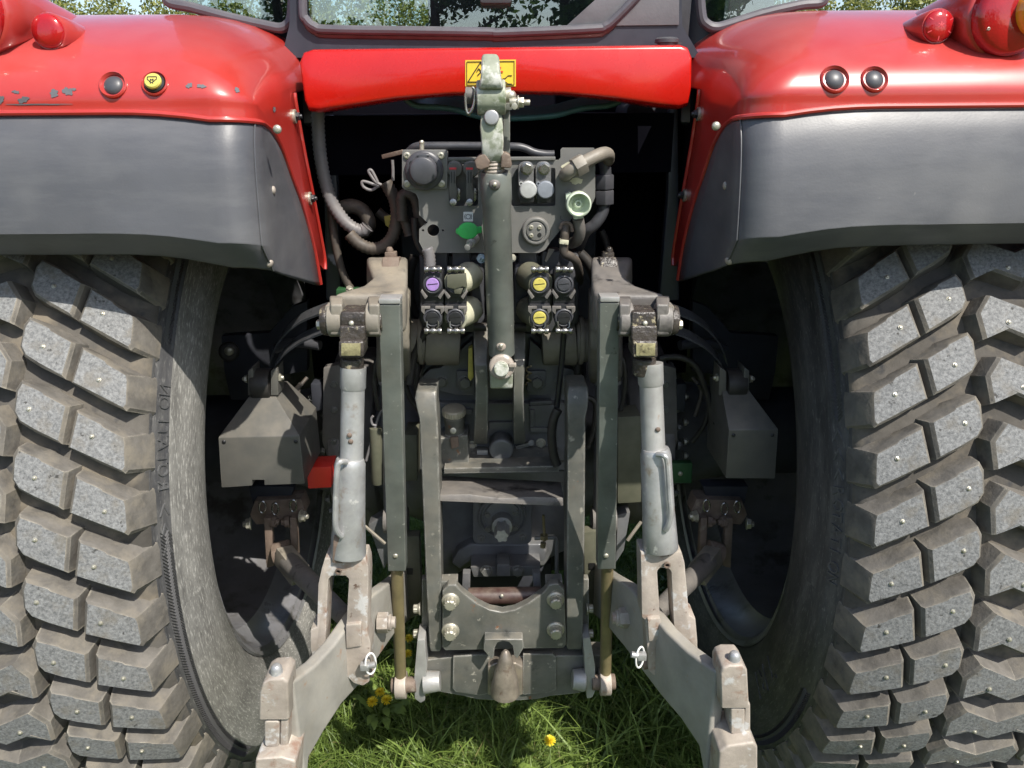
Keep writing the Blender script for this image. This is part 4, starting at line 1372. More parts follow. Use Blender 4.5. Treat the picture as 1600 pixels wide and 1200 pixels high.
# bent shield over the power take-off
m, fin = part('pto_shield', 'casting_dark', bev=0.002, seg=2, label='bent dusty steel guard plate above the drive shaft')
sec = []
for f in (0, 0.25, 0.5, 0.75, 1):
    u0, u1 = 690 + (877 - 690) * f, 685 + (880 - 685) * f
    a = at(u0, 743 + 10 * f, 1.60); b = at(u1, 773 + 6 * f, 1.47); c = at(u1, 783 + 8 * f, 1.465); d_ = at(u1, 785 + 9.5 * f, 1.475)
    up = Vector((0, 0.006, 0.004))
    sec.append([a, b + Vector((0, 0, 0.004 * math.sin(f * 9))), c, c + Vector((0, 0.005, 0)), b + Vector((0, 0.006, -0.004)), a + Vector((0, 0.003, -0.005))])
m.loft(sec)
fin()
# power take-off: flange, ring, bolts, splined stub
yo = 1.655
m, fin = part('pto_flange', 'housing_paint', bev=0.003)
m.plate(rrect(739, 778, 831, 850, 9), yo, 0.03)
pf = fin()
m, fin = part('pto_ring', 'housing_paint', pf, bev=0.002)
m.lathe(at(785, 805, yo - 0.001), (0, -1, 0), [(px(40, yo), 0), (px(40, yo), 0.010), (px(37, yo), 0.012), (px(35, yo), 0.003), (px(30, yo), 0.003), (px(30, yo), 0.010), (px(20, yo), 0.012)], 40)
fin()
for u, v in ((752, 840), (817, 839), (753, 785), (817, 784)):
    bolt(pf, at(u, v, yo), px(7, yo), kind='socket')
for u, v in ((762, 804), (805, 801), (763, 826), (805, 824)):
    bolt(pf, at(u, v, yo - 0.012), px(5.5, yo), kind='hex')
m, fin = part('pto_shaft', 'bare_steel', pf, ang=25)
a, b = at(785, 812, yo - 0.005), at(784, 838, 1.555)
Fs = frame(b - a)
def spl(p, q): return [p + Fs @ Vector((q * (0.0180 if k % 4 in (0, 1) else 0.0145) * math.cos(2 * math.pi * k / 24), q * (0.0180 if k % 4 in (0, 1) else 0.0145) * math.sin(2 * math.pi * k / 24), 0)) for k in range(24)]
d = (b - a).normalized()
m.cyl(a, a.lerp(b, 0.45), 0.026, 0.024, 24)
m.loft([spl(a.lerp(b, 0.3), 1), spl(b - d * 0.006, 1), spl(b, 0.85)])
m.lathe(b - d * 0.001, d, [(0.007, 0), (0.007, 0.0012), (0.005, 0.0014), (0.004, -0.01)], 14)
fin()
# lever and adjusting rod at the right of the shaft
m, fin = part('latch_rod', 'grey_panel', bev=0.001)
m.sweep([at(835, 841, 1.58), at(868, 840, 1.58), at(870, 846, 1.58), at(870, 902, 1.57)], 0.005, 8)
fin()
m, fin = part('adjusting_screw', 'brass_rod')
m.cyl(at(849, 805, 1.58), at(851, 845, 1.58), 0.0035)
m.cyl(at(850, 836, 1.58), at(850, 842, 1.58), 0.010, n=6)
m.cyl(at(849, 848, 1.58), at(848, 855, 1.58), 0.007, n=6)
fin()
# lower cross member: two bolts, side straps, round tube
m, fin = part('hitch_cross_member', 'housing_paint', bev=0.004)
m.plate([(735, 886), (845, 884), (840, 900), (740, 902)], 1.62, 0.06)
m.plate(rrect(776, 882, 797, 901, 2), 1.60, 0.05)
hc = fin()
m, fin = part('dark_fill_block', 'underbody', bev=0.01)  # dark block added to darken the opening behind the hitch tube
m.plate([(715, 880), (862, 880), (862, 985), (715, 985)], 1.72, 0.4)
fin()
for u in (760, 809): bolt(hc, at(u, 891, 1.615), px(11, 1.6), kind='hex')
for u in (729, 838):
    m, fin = part('hitch_strap', 'housing_paint', hc, bev=0.002)
    m.plate([(u - 6, 896), (u + 6, 896), (u + (5 if u < 780 else 9), 940), (u - (8 if u < 780 else 3), 940)], 1.53, 0.02)
    fin()
m, fin = part('hitch_tube', 'brown_paint', hc)
m.cyl(at(732, 932, 1.50), at(845, 930, 1.50), px(15, 1.5), n=28)
fin()
bolt(hc, at(784, 931, 1.50 - px(15, 1.5)), 0.0045, (0, -1, 0.2), 'dome', 'bolt_zinc', 'grease_nipple')

# ------------------------------------------------------------------ pick-up hitch guides and hook
hit_y = 1.445
for side in (0, 1):
    m, fin = part('hitch_guide', 'grey_paint', bev=0.005, seg=3, label=('left' if not side else 'right') + ' upright hitch guide bar, scratched grey')
    secs = []
    rows_ = [(610, 650, 682, 1.485), (622, 648, 682, 1.475), (640, 651, 682, 1.468), (655, 655, 684, 1.465), (800, 661, 688, 1.455), (940, 667, 690, 1.445), (1012, 671, 690, 1.442), (1019, 673, 688, 1.444)] if not side else \
            [(604, 888, 918, 1.485), (616, 886, 920, 1.475), (635, 886, 919, 1.468), (652, 887, 915, 1.465), (800, 886, 914, 1.455), (940, 885, 912, 1.445), (1010, 885, 911, 1.442), (1016, 887, 909, 1.444)]
    for v, u0, u1, y in rows_:
        a, b = at(u0, v, y), at(u1, v, y)
        secs.append([a, b, b + Vector((0, 0.075, 0)), a + Vector((0, 0.075, 0))])
    m.loft(secs)
    gd = fin()
    m, fin = part('guide_back_plate', 'grey_paint', gd, bev=0.002)
    e = -6 if not side else 5
    u0 = 665 if not side else 893
    m.plate([(u0 + e, 905), (u0 + 22 + e, 905), (u0 + 22 + e, 1008), (u0 + e, 1008)], 1.475, 0.02)
    fin()
    for v in (951, 990):
        uu = 657 if not side else 916
        bolt(gd, at(uu, v, 1.475), px(10, 1.47, v), ((-1, 0, 0) if not side else (1, 0, 0)), 'flange', 'bolt_zinc')
m, fin = part('hitch_plate', 'grey_paint', bev=0.003, seg=3, label='grey bolted hitch plate with a curved upper edge')
m.plate([(691, 924), (700, 914), (712, 914), (722, 925), (745, 943), (765, 953), (785, 957), (805, 953), (825, 943), (850, 925), (858, 914), (872, 912), (882, 922), (885, 1008), (880, 1013), (800, 1014), (696, 1017), (691, 1012)], 1.43, 0.022)
hp = fin()
for u, v in ((704, 938), (868, 936), (704, 985), (868, 983)):
    bolt(hp, at(u, v, 1.43), px(14, 1.43, v), (0, -1, 0), 'flange', 'bolt_zinc')
for u in (702, 866):
    m, fin = part('guide_tab', 'grey_paint', hp, bev=0.002)
    m.plate([(u - 13, 909), (u + 13, 908), (u + 13, 921), (u - 13, 922)], 1.452, 0.03)
    fin()
m, fin = part('hook_catch', 'grey_paint', hp, bev=0.003, seg=3)
m.plate([(757, 999), (817, 999), (819, 1012), (808, 1030), (803, 1024), (801, 1010), (795, 1004), (786, 1002), (777, 1005), (773, 1013), (772, 1026), (768, 1031), (755, 1016)], 1.405, 0.026)
fin()
m, fin = part('hitch_beam', 'grey_paint', bev=0.004, label='grey drop hitch beam near the grass')
m.plate([(655, 1033), (700, 1027), (945, 1024), (930, 1078), (900, 1084), (860, 1088), (840, 1093), (790, 1096), (745, 1093), (725, 1088), (690, 1082), (660, 1080)], 1.455, 0.05)
hb = fin()
for uv in (((708, 1026), (765, 1022), (766, 1084), (750, 1087), (712, 1082), (707, 1076)), ((817, 1022), (864, 1022), (869, 1028), (869, 1078), (860, 1082), (817, 1086))):
    m, fin = part('wear_plate', 'grey_paint', hb, bev=0.003)
    m.plate(uv, 1.445, 0.012)
    fin()
m, fin = part('horn_socket', 'horn_steel', hb, bev=0.004, seg=3)
m.plate([(762, 1042), (776, 1036), (806, 1036), (817, 1042), (817, 1086), (803, 1090), (776, 1090), (762, 1086)], 1.425, 0.05)
fin()
m, fin = part('coupling_horn', 'horn_steel', hb, label='pointed worn steel coupling horn')
b = at(789, 1082, 1.40)
tp = at(790, 1016, 1.40) - b
L = tp.length
m.lathe(b, tp, [(px(23, 1.4, 1080), 0), (px(22, 1.4, 1080), L * 0.15), (px(17.5, 1.4, 1060), L * 0.45), (px(11, 1.4, 1030), L * 0.78), (px(6.5, 1.4, 1020), L * 0.95), (px(3, 1.4), L)], 26)
fin()
for side in (0, 1):
    m, fin = part('side_arm', 'bare_steel', hb, bev=0.003)
    if not side: q = [(652, 1000), (664, 1000), (667, 1040), (664, 1095), (657, 1099), (648, 1092), (647, 1060)]
    else:        q = [(911, 998), (922, 996), (930, 1040), (930, 1080), (926, 1090), (917, 1092), (914, 1050)]
    m.plate(q, 1.425, 0.06)
    fin()
    m, fin = part('arm_boss', 'bare_steel', hb, bev=0.003)
    if not side: m.cyl(at(662, 1066, 1.435), at(688, 1064, 1.435), px(18, 1.43, 1060), px(15, 1.43, 1060), n=26)
    else:        m.cyl(at(914, 1062, 1.435), at(894, 1061, 1.435), px(18, 1.43, 1060), px(15, 1.43, 1060), n=26)
    fin()
    m, fin = part('arm_pin', 'rusty', hb, bev=0.002)
    if not side: m.cyl(at(612, 1071, 1.43), at(650, 1069, 1.43), px(12, 1.43, 1060), n=22)
    else:        m.cyl(at(925, 1066, 1.43), at(961, 1065, 1.43), px(12, 1.43, 1060), n=22)
    fin()
# telescopic lift tubes of the hitch
for side in (0, 1):
    T0 = ((591, 476), (625, 476), (606, 893), (634, 893)) if not side else ((937, 473), (968, 473), (934, 890), (962, 890))
    m, fin = part('hitch_lift_tube', 'green_grey_tube', bev=0.003, seg=3, label=('left' if not side else 'right') + ' square telescopic lift tube')
    secs = []
    for (u0, v), (u1, _), y in ((T0[0], T0[1], 1.255), (T0[2], T0[3], 1.365)):
        a, b = at(u0, v, y), at(u1, v, y)
        w = (b - a).length
        secs.append([a, b, b + Vector((0, w, 0)), a + Vector((0, w, 0))])
    m.loft(secs)
    tb = fin()
    m, fin = part('tube_cap', 'bare_steel', tb, bev=0.002)
    a, b = at(T0[0][0] + 1, T0[0][1] - 1, 1.253), at(T0[1][0] + 0.5, T0[1][1] - 1, 1.253)
    w = (b - a).length
    m.prism([a, b, b + Vector((0, w, 0)), a + Vector((0, w, 0))], (0, 0, px(8, 1.25)))
    fin()
    cu = 619 if not side else 948
    bolt(tb, at(cu - 1, 868, 1.358), 0.0055, (0, -1, 0), 'dome', 'bolt_zinc', 'grease_nipple')
    m, fin = part('lift_rod', 'brass_rod')
    p0, p1 = at(cu + 1, 880, 1.385), (at(626, 1060, 1.43) if not side else at(946, 1056, 1.43))
    m.cyl(p0, p1, px(9.5, 1.4, 900), n=22)
    rd = fin()
    m, fin = part('rod_eye', 'worn_link', rd, bev=0.003)
    c = at(627, 1070, 1.43) if not side else at(945, 1065, 1.43)
    m.cyl(c + Vector((-px(10, 1.43), 0, 0)), c + Vector((px(10, 1.43), 0, 0)), px(21, 1.43, 1060), n=26)
    fin()

# ------------------------------------------------------------------ rocker arms, lift rods, lower links
def sec_rect(u0, v0, u1, v1, y, t=0.0):
    a, b, c, d = at(u0, v0, y), at(u1, v0, y), at(u1, v1, y), at(u0, v1, y)
    return [a, b, c, d]
for side in (0, 1):
    mm = (lambda u: u) if not side else (lambda u: 1561 - u)
    ws = -1 if not side else 1
    m, fin = part('rocker_arm', 'casting' if not side else 'casting_dark', bev=0.010, seg=3, ang=50, label=('left sandy' if not side else 'right dark') + ' cast rocker arm of the linkage')
    def SR(u0, v0, u1, v1, y):
        u0, u1 = sorted((mm(u0), mm(u1)))
        return sec_rect(u0, v0, u1, v1, y)
    m.loft([SR(577, 404, 636, 448, 1.62), SR(573, 402, 637, 445, 1.54), SR(574, 408, 637, 462, 1.49), SR(583, 432, 637, 492, 1.44), SR(566, 446, 636, 510, 1.40), SR(536, 455, 634, 520, 1.36), SR(520, 460, 606, 520, 1.335)])
    m.loft([SR(592, 450, 640, 600, 1.66), SR(588, 448, 642, 590, 1.56), SR(592, 460, 640, 545, 1.47)])
    ra = fin()
    for (u0, u1) in ((515, 536), (575, 594)):
        m, fin = part('clevis_prong', 'casting' if not side else 'casting_dark', ra, bev=0.004, seg=3)
        ua, ub = sorted((mm(u0), mm(u1)))
        m.loft([sec_rect(ua, 462, ub, 512, 1.35), sec_rect(ua, 466, ub, 522, 1.28), sec_rect(ua + 1, 476, ub - 1, 524, 1.245)])
        c0, c1 = at(ua - 1, 499, 1.27), at(ub + 1, 499, 1.27)
        m.cyl(c0, c1, px(26, 1.27), n=28)
        fin()
    m, fin = part('clevis_pin', 'greasy', ra, bev=0.003)
    m.cyl(at(mm(503), 500, 1.27), at(mm(598), 500, 1.27), px(17, 1.27), n=24)
    m.cyl(at(mm(503), 500, 1.27), at(mm(514), 500, 1.27), px(22, 1.27), px(24, 1.27), n=24)
    fin()
    m, fin = part('retaining_tab', 'casting', ra, bev=0.002)
    m.plate([(mm(u), v) for u, v in ((508, 478), (516, 478), (517, 520), (508, 524), (503, 505))], 1.255, 0.03)
    fin()
    bolt(ra, at(mm(502), 507, 1.27), 0.010, (ws, 0, 0), 'hex', 'bolt_zinc')
    m, fin = part('arm_cover', 'greasy' if side else 'rusty', ra, bev=0.003)
    a = [at(mm(598), 402, 1.485), at(mm(624), 402, 1.485), at(mm(622), 428, 1.462), at(mm(595), 427, 1.462)]
    m.prism(a, (0, 0.03, -0.004))
    m.box(at(mm(611), 398, 1.51), (0.022, 0.02, 0.012))
    m.ball(at(mm(609), 393, 1.51), 0.008, 10, (1, 1, 1.4))
    fin()
    # swivel block at the top of the lift rod
    sv = ((532, 570, 487, 509, 1.240), (530, 570, 509, 533, 1.232), (529, 568, 533, 559, 1.222))
    m, fin = part('swivel_block', 'greasy', bev=0.004, seg=3, label=('left' if not side else 'right') + ' grease covered swivel block')
    for u0, u1, v0, v1, y in sv:
        ua, ub = sorted((mm(u0) + (-4 if side else 0), mm(u1) + (-4 if side else 0)))
        m.prism([at(ua, v0, y), at(ub, v0, y), at(ub, v1, y - 0.004), at(ua, v1, y - 0.004)], (0, 0.05, 0))
    o_ = -4 if side else 0
    m.cyl(at(mm(550) + o_, 558, 1.25), at(mm(551) + o_, 585, 1.25), px(18, 1.25), n=24)
    sb = fin()
    m, fin = part('grease_tag', 'grease_label', sb, bev=0.001)
    ua, ub = sorted((mm(533) + o_, mm(563) + o_))
    m.plate([(ua, 537), (ub, 537), (ub, 556), (ua, 556)], 1.2165, 0.004)
    fin()
    bolt(sb, at(mm(549) + o_, 505, 1.236), 0.0045, (0, -1, 0.4), 'dome', 'bolt_zinc', 'grease_nipple')

    # lift rod tube, sleeve and crank handle
    m, fin = part('lift_rod_tube', 'galvanised' if not side else 'bare_steel', bev=0.0, label=('left' if not side else 'right') + ' bright lift rod tube')
    if not side: A0, A1, A2, A3 = at(552, 578, 1.25), at(549, 735, 1.225), at(547, 716, 1.226), at(544, 868, 1.205)
    else:        A0, A1, A2, A3 = at(1016, 572, 1.25), at(1022, 720, 1.225), at(1024, 700, 1.226), at(1032, 858, 1.205)
    m.cyl(A0, A1, px(18, 1.25), px(19, 1.23), n=30)
    m.lathe(A0, A1 - A0, [(px(20, 1.25), -0.005), (px(20, 1.25), 0.03), (px(18.5, 1.25), 0.034)], 30)
    lr = fin()
    m, fin = part('adjusting_sleeve', 'galvanised', lr, bev=0.002)
    Fz = frame(A3 - A2, (0, -1, 0))
    def octa(p, r, rx): return [p + Fz @ Vector((rx * math.cos(2 * math.pi * k / 16 + 0.2), r * math.sin(2 * math.pi * k / 16 + 0.2), 0)) for k in range(16)]
    m.loft([octa(A2, px(22, 1.22), px(22, 1.22)), octa(A2.lerp(A3, 0.06), px(24, 1.22), px(25, 1.22)), octa(A2.lerp(A3, 0.6), px(24, 1.22, 800), px(25, 1.22, 800)), octa(A3, px(24, 1.2, 870), px(28, 1.2, 870))])
    fin()
    m, fin = part('crank_handle', 'galvanised', lr)
    if not side: hp_ = [(541, 722, 1.200), (532, 722, 1.190), (527, 732, 1.188), (525, 770, 1.182), (524, 815, 1.178), (527, 830, 1.178), (534, 838, 1.182)]
    else:        hp_ = [(1027, 710, 1.200), (1038, 712, 1.190), (1043, 724, 1.188), (1046, 770, 1.182), (1048, 800, 1.178), (1045, 818, 1.178), (1040, 828, 1.182)]
    m.sweep([at(*q) for q in hp_], 0.0052, 10, res=5)
    fin()
    for (u, v) in (((546, 680), (548, 690)) if not side else ((1019, 591), (1028, 671))):
        bolt(lr, at(u, v, A1.y - 0.012 if v > 600 else 1.233), 0.0045, (0, -1, 0), 'dome', 'rusty', 'rivet')
    # slotted fork
    if not side:
        fk = [(507, 873), (571, 872), (575, 885), (576, 905), (574, 987), (579, 1005), (577, 1066), (567, 1072), (553, 1068), (537, 1053), (541, 975), (545, 905), (540, 900), (518, 900), (513, 906), (509, 1000), (507, 1032), (489, 1036), (485, 1012), (485, 984), (495, 980), (497, 913), (502, 890)]
        tongue = [(521, 838), (534, 836), (535, 880), (519, 880)]
    else:
        fk = [(1001, 863), (1065, 862), (1070, 880), (1077, 962), (1087, 967), (1090, 1003), (1090, 1030), (1068, 1030), (1056, 1000), (1053, 975), (1049, 893), (1044, 888), (1031, 888), (1027, 893), (1033, 990), (1040, 1035), (1036, 1050), (1022, 1056), (1013, 1048), (1011, 1003), (1009, 970), (1003, 965), (1002, 905)]
        tongue = [(1031, 832), (1044, 832), (1046, 870), (1032, 870)]
    m, fin = part('lift_fork', 'worn_link', bev=0.003, seg=2, label=('left' if not side else 'right') + ' worn slotted fork at the foot of the lift rod')
    q = [at(u, v, 1.195 - 0.02 * (v - 870) / 200) for u, v in fk]
    m.loft([q, [p + Vector((0, 0.048, 0.0)) for p in q]])
    fk_o = fin()
    m, fin = part('fork_tongue', 'rusty', fk_o, bev=0.002)
    m.plate(tongue, 1.185, 0.02)
    fin()
    m, fin = part('fork_pad', 'worn_link', fk_o, bev=0.003)
    if not side: m.plate([(540, 977), (564, 975), (565, 1010), (541, 1014)], 1.176, 0.02)
    else:        m.plate([(1012, 968), (1032, 966), (1034, 1000), (1014, 1003)], 1.176, 0.02)
    fin()
    m, fin = part('fork_roll_pin', 'rusty', fk_o)
    c = at(529, 892, 1.19) if not side else at(1042, 882, 1.19)
    m.lathe(c, (0, -1, 0), [(0.006, 0), (0.006, 0.004), (0.004, 0.004), (0.0035, 0.0)], 14)
    fin()

    # lower link arm: curved flat bar
    m, fin = part('lower_link', 'lower_link_paint', bev=0.006, seg=3, ang=60, label=('left' if not side else 'right') + ' curved lower link arm')
    if not side: spine = [(640, 880, 960, 1.66), (606, 906, 985, 1.42), (575, 928, 1025, 1.30), (545, 962, 1066, 1.22), (515, 1004, 1098, 1.155), (485, 1036, 1140, 1.10), (458, 1056, 1180, 1.06), (446, 1064, 1230, 1.035)]
    else:        spine = [(925, 870, 950, 1.66), (958, 896, 975, 1.42), (990, 915, 1010, 1.30), (1022, 950, 1050, 1.22), (1050, 985, 1085, 1.155), (1082, 1014, 1120, 1.10), (1112, 1036, 1160, 1.06), (1128, 1046, 1215, 1.035)]
    secs = []
    for i, (u, vt, vb, y) in enumerate(spine):
        a, b = at(u, vt, y), at(u, vb, y)
        b = Vector((a.x, a.y, b.z))
        k0, k1 = spine[max(i - 1, 0)], spine[min(i + 1, len(spine) - 1)]
        t = at(k1[0], k1[1], k1[3]) - at(k0[0], k0[1], k0[3])
        t.z = 0
        n_ = Vector((-t.y, t.x, 0)).normalized() * 0.0125
        secs.append([a - n_, a + n_, b + n_, b - n_])
    m.loft(secs)
    ll = fin()
    # hook end
    m, fin = part('hook_end', 'worn_link', ll, bev=0.005, seg=3, label='worn open hook end of the link')
    if not side:
        up = [(406, 1080), (410, 1068), (420, 1062), (442, 1060), (450, 1066), (452, 1126), (404, 1126)]; sp = [(438, 1122), (451, 1122), (449, 1192), (436, 1192)]; lo = [(399, 1186), (440, 1183), (462, 1190), (462, 1260), (395, 1260)]; bk = (413, 1127, 436, 1167)
        pin_u, pin_v = 434, 1060
    else:
        up = [(1126, 1052), (1130, 1044), (1140, 1040), (1162, 1040), (1168, 1048), (1171, 1108), (1127, 1108)]; sp = [(1164, 1100), (1173, 1100), (1173, 1165), (1160, 1165)]; lo = [(1137, 1166), (1178, 1160), (1184, 1168), (1184, 1250), (1118, 1250), (1124, 1175)]; bk = (1142, 1107, 1164, 1148)
        pin_u, pin_v = 1146, 1040
    m.plate(up, 1.005, 0.055)
    m.plate(sp, 1.010, 0.045)
    m.plate(lo, 0.985, 0.08)
    he = fin()
    m, fin = part('hook_latch', 'worn_link', ll, bev=0.004, seg=3)
    m.plate(rrect(bk[0], bk[1], bk[2], bk[3], 4), 1.008, 0.045)
    fin()
    m, fin = part('latch_pull', 'galvanised', ll, bev=0.002)
    c = at(pin_u, pin_v, 1.02)
    m.lathe(c, (0.0, 0, 1), [(0.014, -0.006), (0.014, 0.006), (0.010, 0.010), (0.009, 0.022), (0.006, 0.027), (0.002, 0.028)], 18)
    fin()
    # big nut where the check chain is fixed, ring and tag of the linch pin
    m, fin = part('check_nut', 'worn_link', ll, bev=0.002)
    c = at(590, 973, 1.30) if not side else at(984, 965, 1.30)
    s_ = 1 if not side else -1
    m.lathe(c, (s_, 0, 0), [(0.021, 0), (0.021, 0.022)], 6)
    m.lathe(c + Vector((s_ * 0.022, 0, 0)), (s_, 0, 0), [(0.017, 0), (0.017, 0.006), (0.012, 0.007), (0.012, 0.014)], 20)
    fin()
    m, fin = part('linch_ring', 'wire_white', fk_o)
    c = at(579, 1037, 1.165) if not side else at(1000, 1027, 1.165)
    m.sweep([c + Vector((0.0085 * math.cos(t), 0.006 * math.cos(t), 0.023 * math.sin(t))) for t in np.linspace(0, 2 * math.pi, 28)[:-1]], 0.0018, 8, closed=True)
    fin()
    m, fin = part('linch_pin', 'galvanised', fk_o, bev=0.001)
    c = at(570, 1041, 1.163) if not side else at(1003, 1025, 1.163)
    m.box(c, (px(13, 1.16, 1040), 0.012, px(11, 1.16, 1040)))
    m.cyl(c, c + Vector((s_ * 0.02, 0, 0.004)), 0.006)
    fin()
    m, fin = part('fork_pin', 'rusty', fk_o, bev=0.002)
    c0 = at(485, 1025, 1.20) if not side else at(1090, 1015, 1.20)
    c1 = at(586, 1046, 1.20) if not side else at(1003, 1034, 1.20)
    m.cyl(c0, c1, 0.015, n=22)
    fin()

# ------------------------------------------------------------------ top link standing upright in its rest
m, fin = part('top_link_tube', 'green_grey_tube', bev=0.0, label='upright top link tube in worn green grey paint')
B0, B1 = at(784, 552, 1.455), at(774, 268, 1.415)
ax = (B1 - B0)
L = ax.length
m.lathe(B0, ax, [(px(20, 1.45), 0), (px(20, 1.45), L * 0.16), (px(20.5, 1.45), L * 0.17), (px(20.5, 1.44), L * 0.84), (px(22.5, 1.42), L * 0.86), (px(22.5, 1.42), L * 0.985), (px(20, 1.42), L)], 36)
tl = fin()
bolt(tl, at(783, 541, 1.455 - px(20, 1.45)), 0.0095, (0, -1, 0.2), 'dome', 'worn_link', 'nipple_boss')
bolt(tl, at(783, 540, 1.452 - px(20, 1.45) - 0.005), 0.0042, (0, -1, 0.2), 'dome', 'bolt_zinc', 'grease_nipple')
bolt(tl, at(773, 288, 1.42 - px(22, 1.42)), 0.0105, (0, -1, 0.1), 'dome', 'casting_dark', 'nipple_boss')
bolt(tl, at(773, 288, 1.415 - px(22, 1.42) - 0.005), 0.0042, (0, -1, 0.1), 'dome', 'bolt_zinc', 'grease_nipple')
m, fin = part('ball_end', 'top_link_paint', tl, bev=0.005, seg=3)
m.loft([sec_rect(766, 560, 801, 560, 1.44)[:2] + [at(801, 560, 1.48), at(766, 560, 1.48)], [at(765, 575, 1.425), at(802, 575, 1.425), at(802, 575, 1.49), at(765, 575, 1.49)], [at(766, 607, 1.435), at(801, 607, 1.435), at(801, 607, 1.48), at(766, 607, 1.48)]])
be = fin()
m, fin = part('ball_end_ring', 'worn_link', tl, bev=0.002)
m.lathe(at(784, 572, 1.432), (0, -1, 0.1), [(px(20, 1.43), 0), (px(20, 1.43), 0.010), (px(17, 1.43), 0.013)], 28)
m.box(at(801, 570, 1.415), (0.014, 0.008, 0.008))
fin()
m, fin = part('bracket_pin', 'top_link_paint', tl, bev=0.002)
m.lathe(at(783, 575, 1.422), (0, -1, 0.1), [(px(12, 1.42), 0), (px(12, 1.42), 0.012), (px(10.5, 1.42), 0.015)], 26)
fin()
m, fin = part('threaded_rod', 'worn_link', tl)
m.sweep([at(773, 274, 1.415), at(771, 236, 1.41)], px(14, 1.41), 18, ribs=(0.006, 0.0014))
fin()
for nm, uv in (('wing_l', ((741, 252), (747, 244), (757, 240), (766, 252), (764, 262), (752, 266), (744, 264))), ('wing_r', ((782, 262), (783, 243), (789, 238), (797, 242), (800, 256), (798, 263)))):
    m, fin = part('lock_nut_wing', 'rusty', tl, bev=0.003, seg=3)
    m.plate(uv, 1.385, 0.05)
    fin()
m, fin = part('shank', 'top_link_paint', tl, bev=0.004, seg=3)
secs = []
for v, u0, u1, y in ((254, 756, 785, 1.395), (240, 753, 786, 1.385), (222, 752, 787, 1.38), (198, 750, 786, 1.378), (188, 751, 785, 1.38), (174, 752, 784, 1.39)):
    a, b = at(u0, v, y), at(u1, v, y)
    secs.append([a, b, b + Vector((0, 0.042, 0)), a + Vector((0, 0.042, 0))])
m.loft(secs)
fin()
m, fin = part('shank_bolt', 'galvanised', tl, bev=0.001)
m.lathe(at(768, 184, 1.378), (0, -1, 0.1), [(px(10.5, 1.38), -0.004), (px(10.5, 1.38), 0.005), (px(9, 1.38), 0.007)], 26)
fin()
m, fin = part('ball_socket', 'top_link_paint', tl, bev=0.004, seg=3)
c0, c1 = at(745, 153, 1.395), at(790, 152, 1.395)
m.cyl(c0, c1, px(23, 1.39), n=32)
fin()
m, fin = part('hook_claw', 'top_link_paint', tl, bev=0.006, seg=3)
secs = []
for v, u0, u1, y, dy in ((139, 747, 788, 1.362, 0.06), (130, 749, 785, 1.357, 0.065), (118, 751, 783, 1.357, 0.062), (102, 752, 781, 1.366, 0.05), (90, 752, 780, 1.378, 0.035), (84, 754, 777, 1.388, 0.02)):
    a, b = at(u0, v, y), at(u1, v, y)
    secs.append([a, b, b + Vector((0, dy, 0)), a + Vector((0, dy, 0))])
m.loft(secs)
fin()
m, fin = part('latch_collar', 'casting_dark', tl, bev=0.002)
m.cyl(at(727, 149, 1.40), at(746, 150, 1.40), px(11, 1.4), n=20)
fin()
m, fin = part('latch_wire', 'chrome_dark', tl)
m.sweep([at(u, v, 1.375) for u, v in ((727, 146), (728, 168), (731, 177), (736, 174), (741, 160), (742, 142), (738, 136))], 0.0022, 8, res=5)
fin()
m, fin = part('latch_tongue', 'brass_rod', tl, bev=0.001)
m.plate([(729, 170), (736, 168), (735, 181), (730, 180)], 1.39, 0.006)
fin()
m, fin = part('locking_bolt', 'bolt_zinc', tl, bev=0.001)
m.cyl(at(788, 149, 1.40), at(799, 148, 1.40), px(10, 1.4), n=18)
m.ball(at(798, 150, 1.395), px(8, 1.4), 12)
m.cyl(at(796, 160, 1.39), at(808, 159, 1.39), px(6, 1.4), n=12)
m.lathe(at(808, 160, 1.39), (1, 0, 0), [(px(9, 1.4), 0), (px(9, 1.4), 0.003)], 18)
m.lathe(at(811, 160, 1.39), (1, 0, 0), [(px(7.5, 1.4), 0), (px(7.5, 1.4), 0.008)], 6)
m.cyl(at(818, 160, 1.39), at(828, 160, 1.39), px(4, 1.4), n=12)
m.cyl(at(804, 166, 1.38), at(804, 166, 1.40), px(4.5, 1.4), n=12)
fin()
m, fin = part('release_lever', 'green_grey_tube', tl, bev=0.002)
m.plate([(786, 162), (797, 161), (797, 240), (787, 246)], 1.435, 0.008)
m.plate([(787, 161), (800, 160), (800, 172), (787, 172)], 1.425, 0.01)
fin()

# ------------------------------------------------------------------ grey coupler panel
YC = 1.50
outl = [(631, 240), (700, 240), (700, 250), (800, 250), (873, 250), (876, 246), (876, 234), (879, 231), (928, 231), (930, 234), (930, 308), (925, 319), (914, 323), (895, 340), (875, 360), (860, 378), (852, 390), (842, 395), (672, 395), (661, 390), (655, 378), (655, 358), (663, 351), (668, 348), (655, 336), (654, 312), (650, 303), (642, 299), (631, 296)]
h1 = rrect(702, 255, 747, 322, 4, 2)
h2 = rrect(799, 262, 868, 322, 3, 2)
m, fin = part('coupler_panel', 'grey_panel', bev=0.0, label='flat grey panel carrying sockets, caps and couplings')
m.plate(outl, YC, 0.006, [h1, h2, circ(677, 360, 9.5, 18), circ(661, 360, 2, 8), circ(692, 360, 2, 8)])
cp_ = fin()
m, fin = part('panel_flange', 'grey_panel', cp_, bev=0.001)
m.prism([at(631, 240, YC + 0.001), at(700, 240, YC + 0.001), at(700, 234, YC + 0.06), at(631, 234, YC + 0.06)], (0, 0, -0.004))
fin()
m, fin = part('panel_rail', 'grey_panel', cp_, bev=0.001)
m.plate([(700, 246), (868, 245), (868, 250), (700, 251)], YC - 0.006, 0.012)
fin()
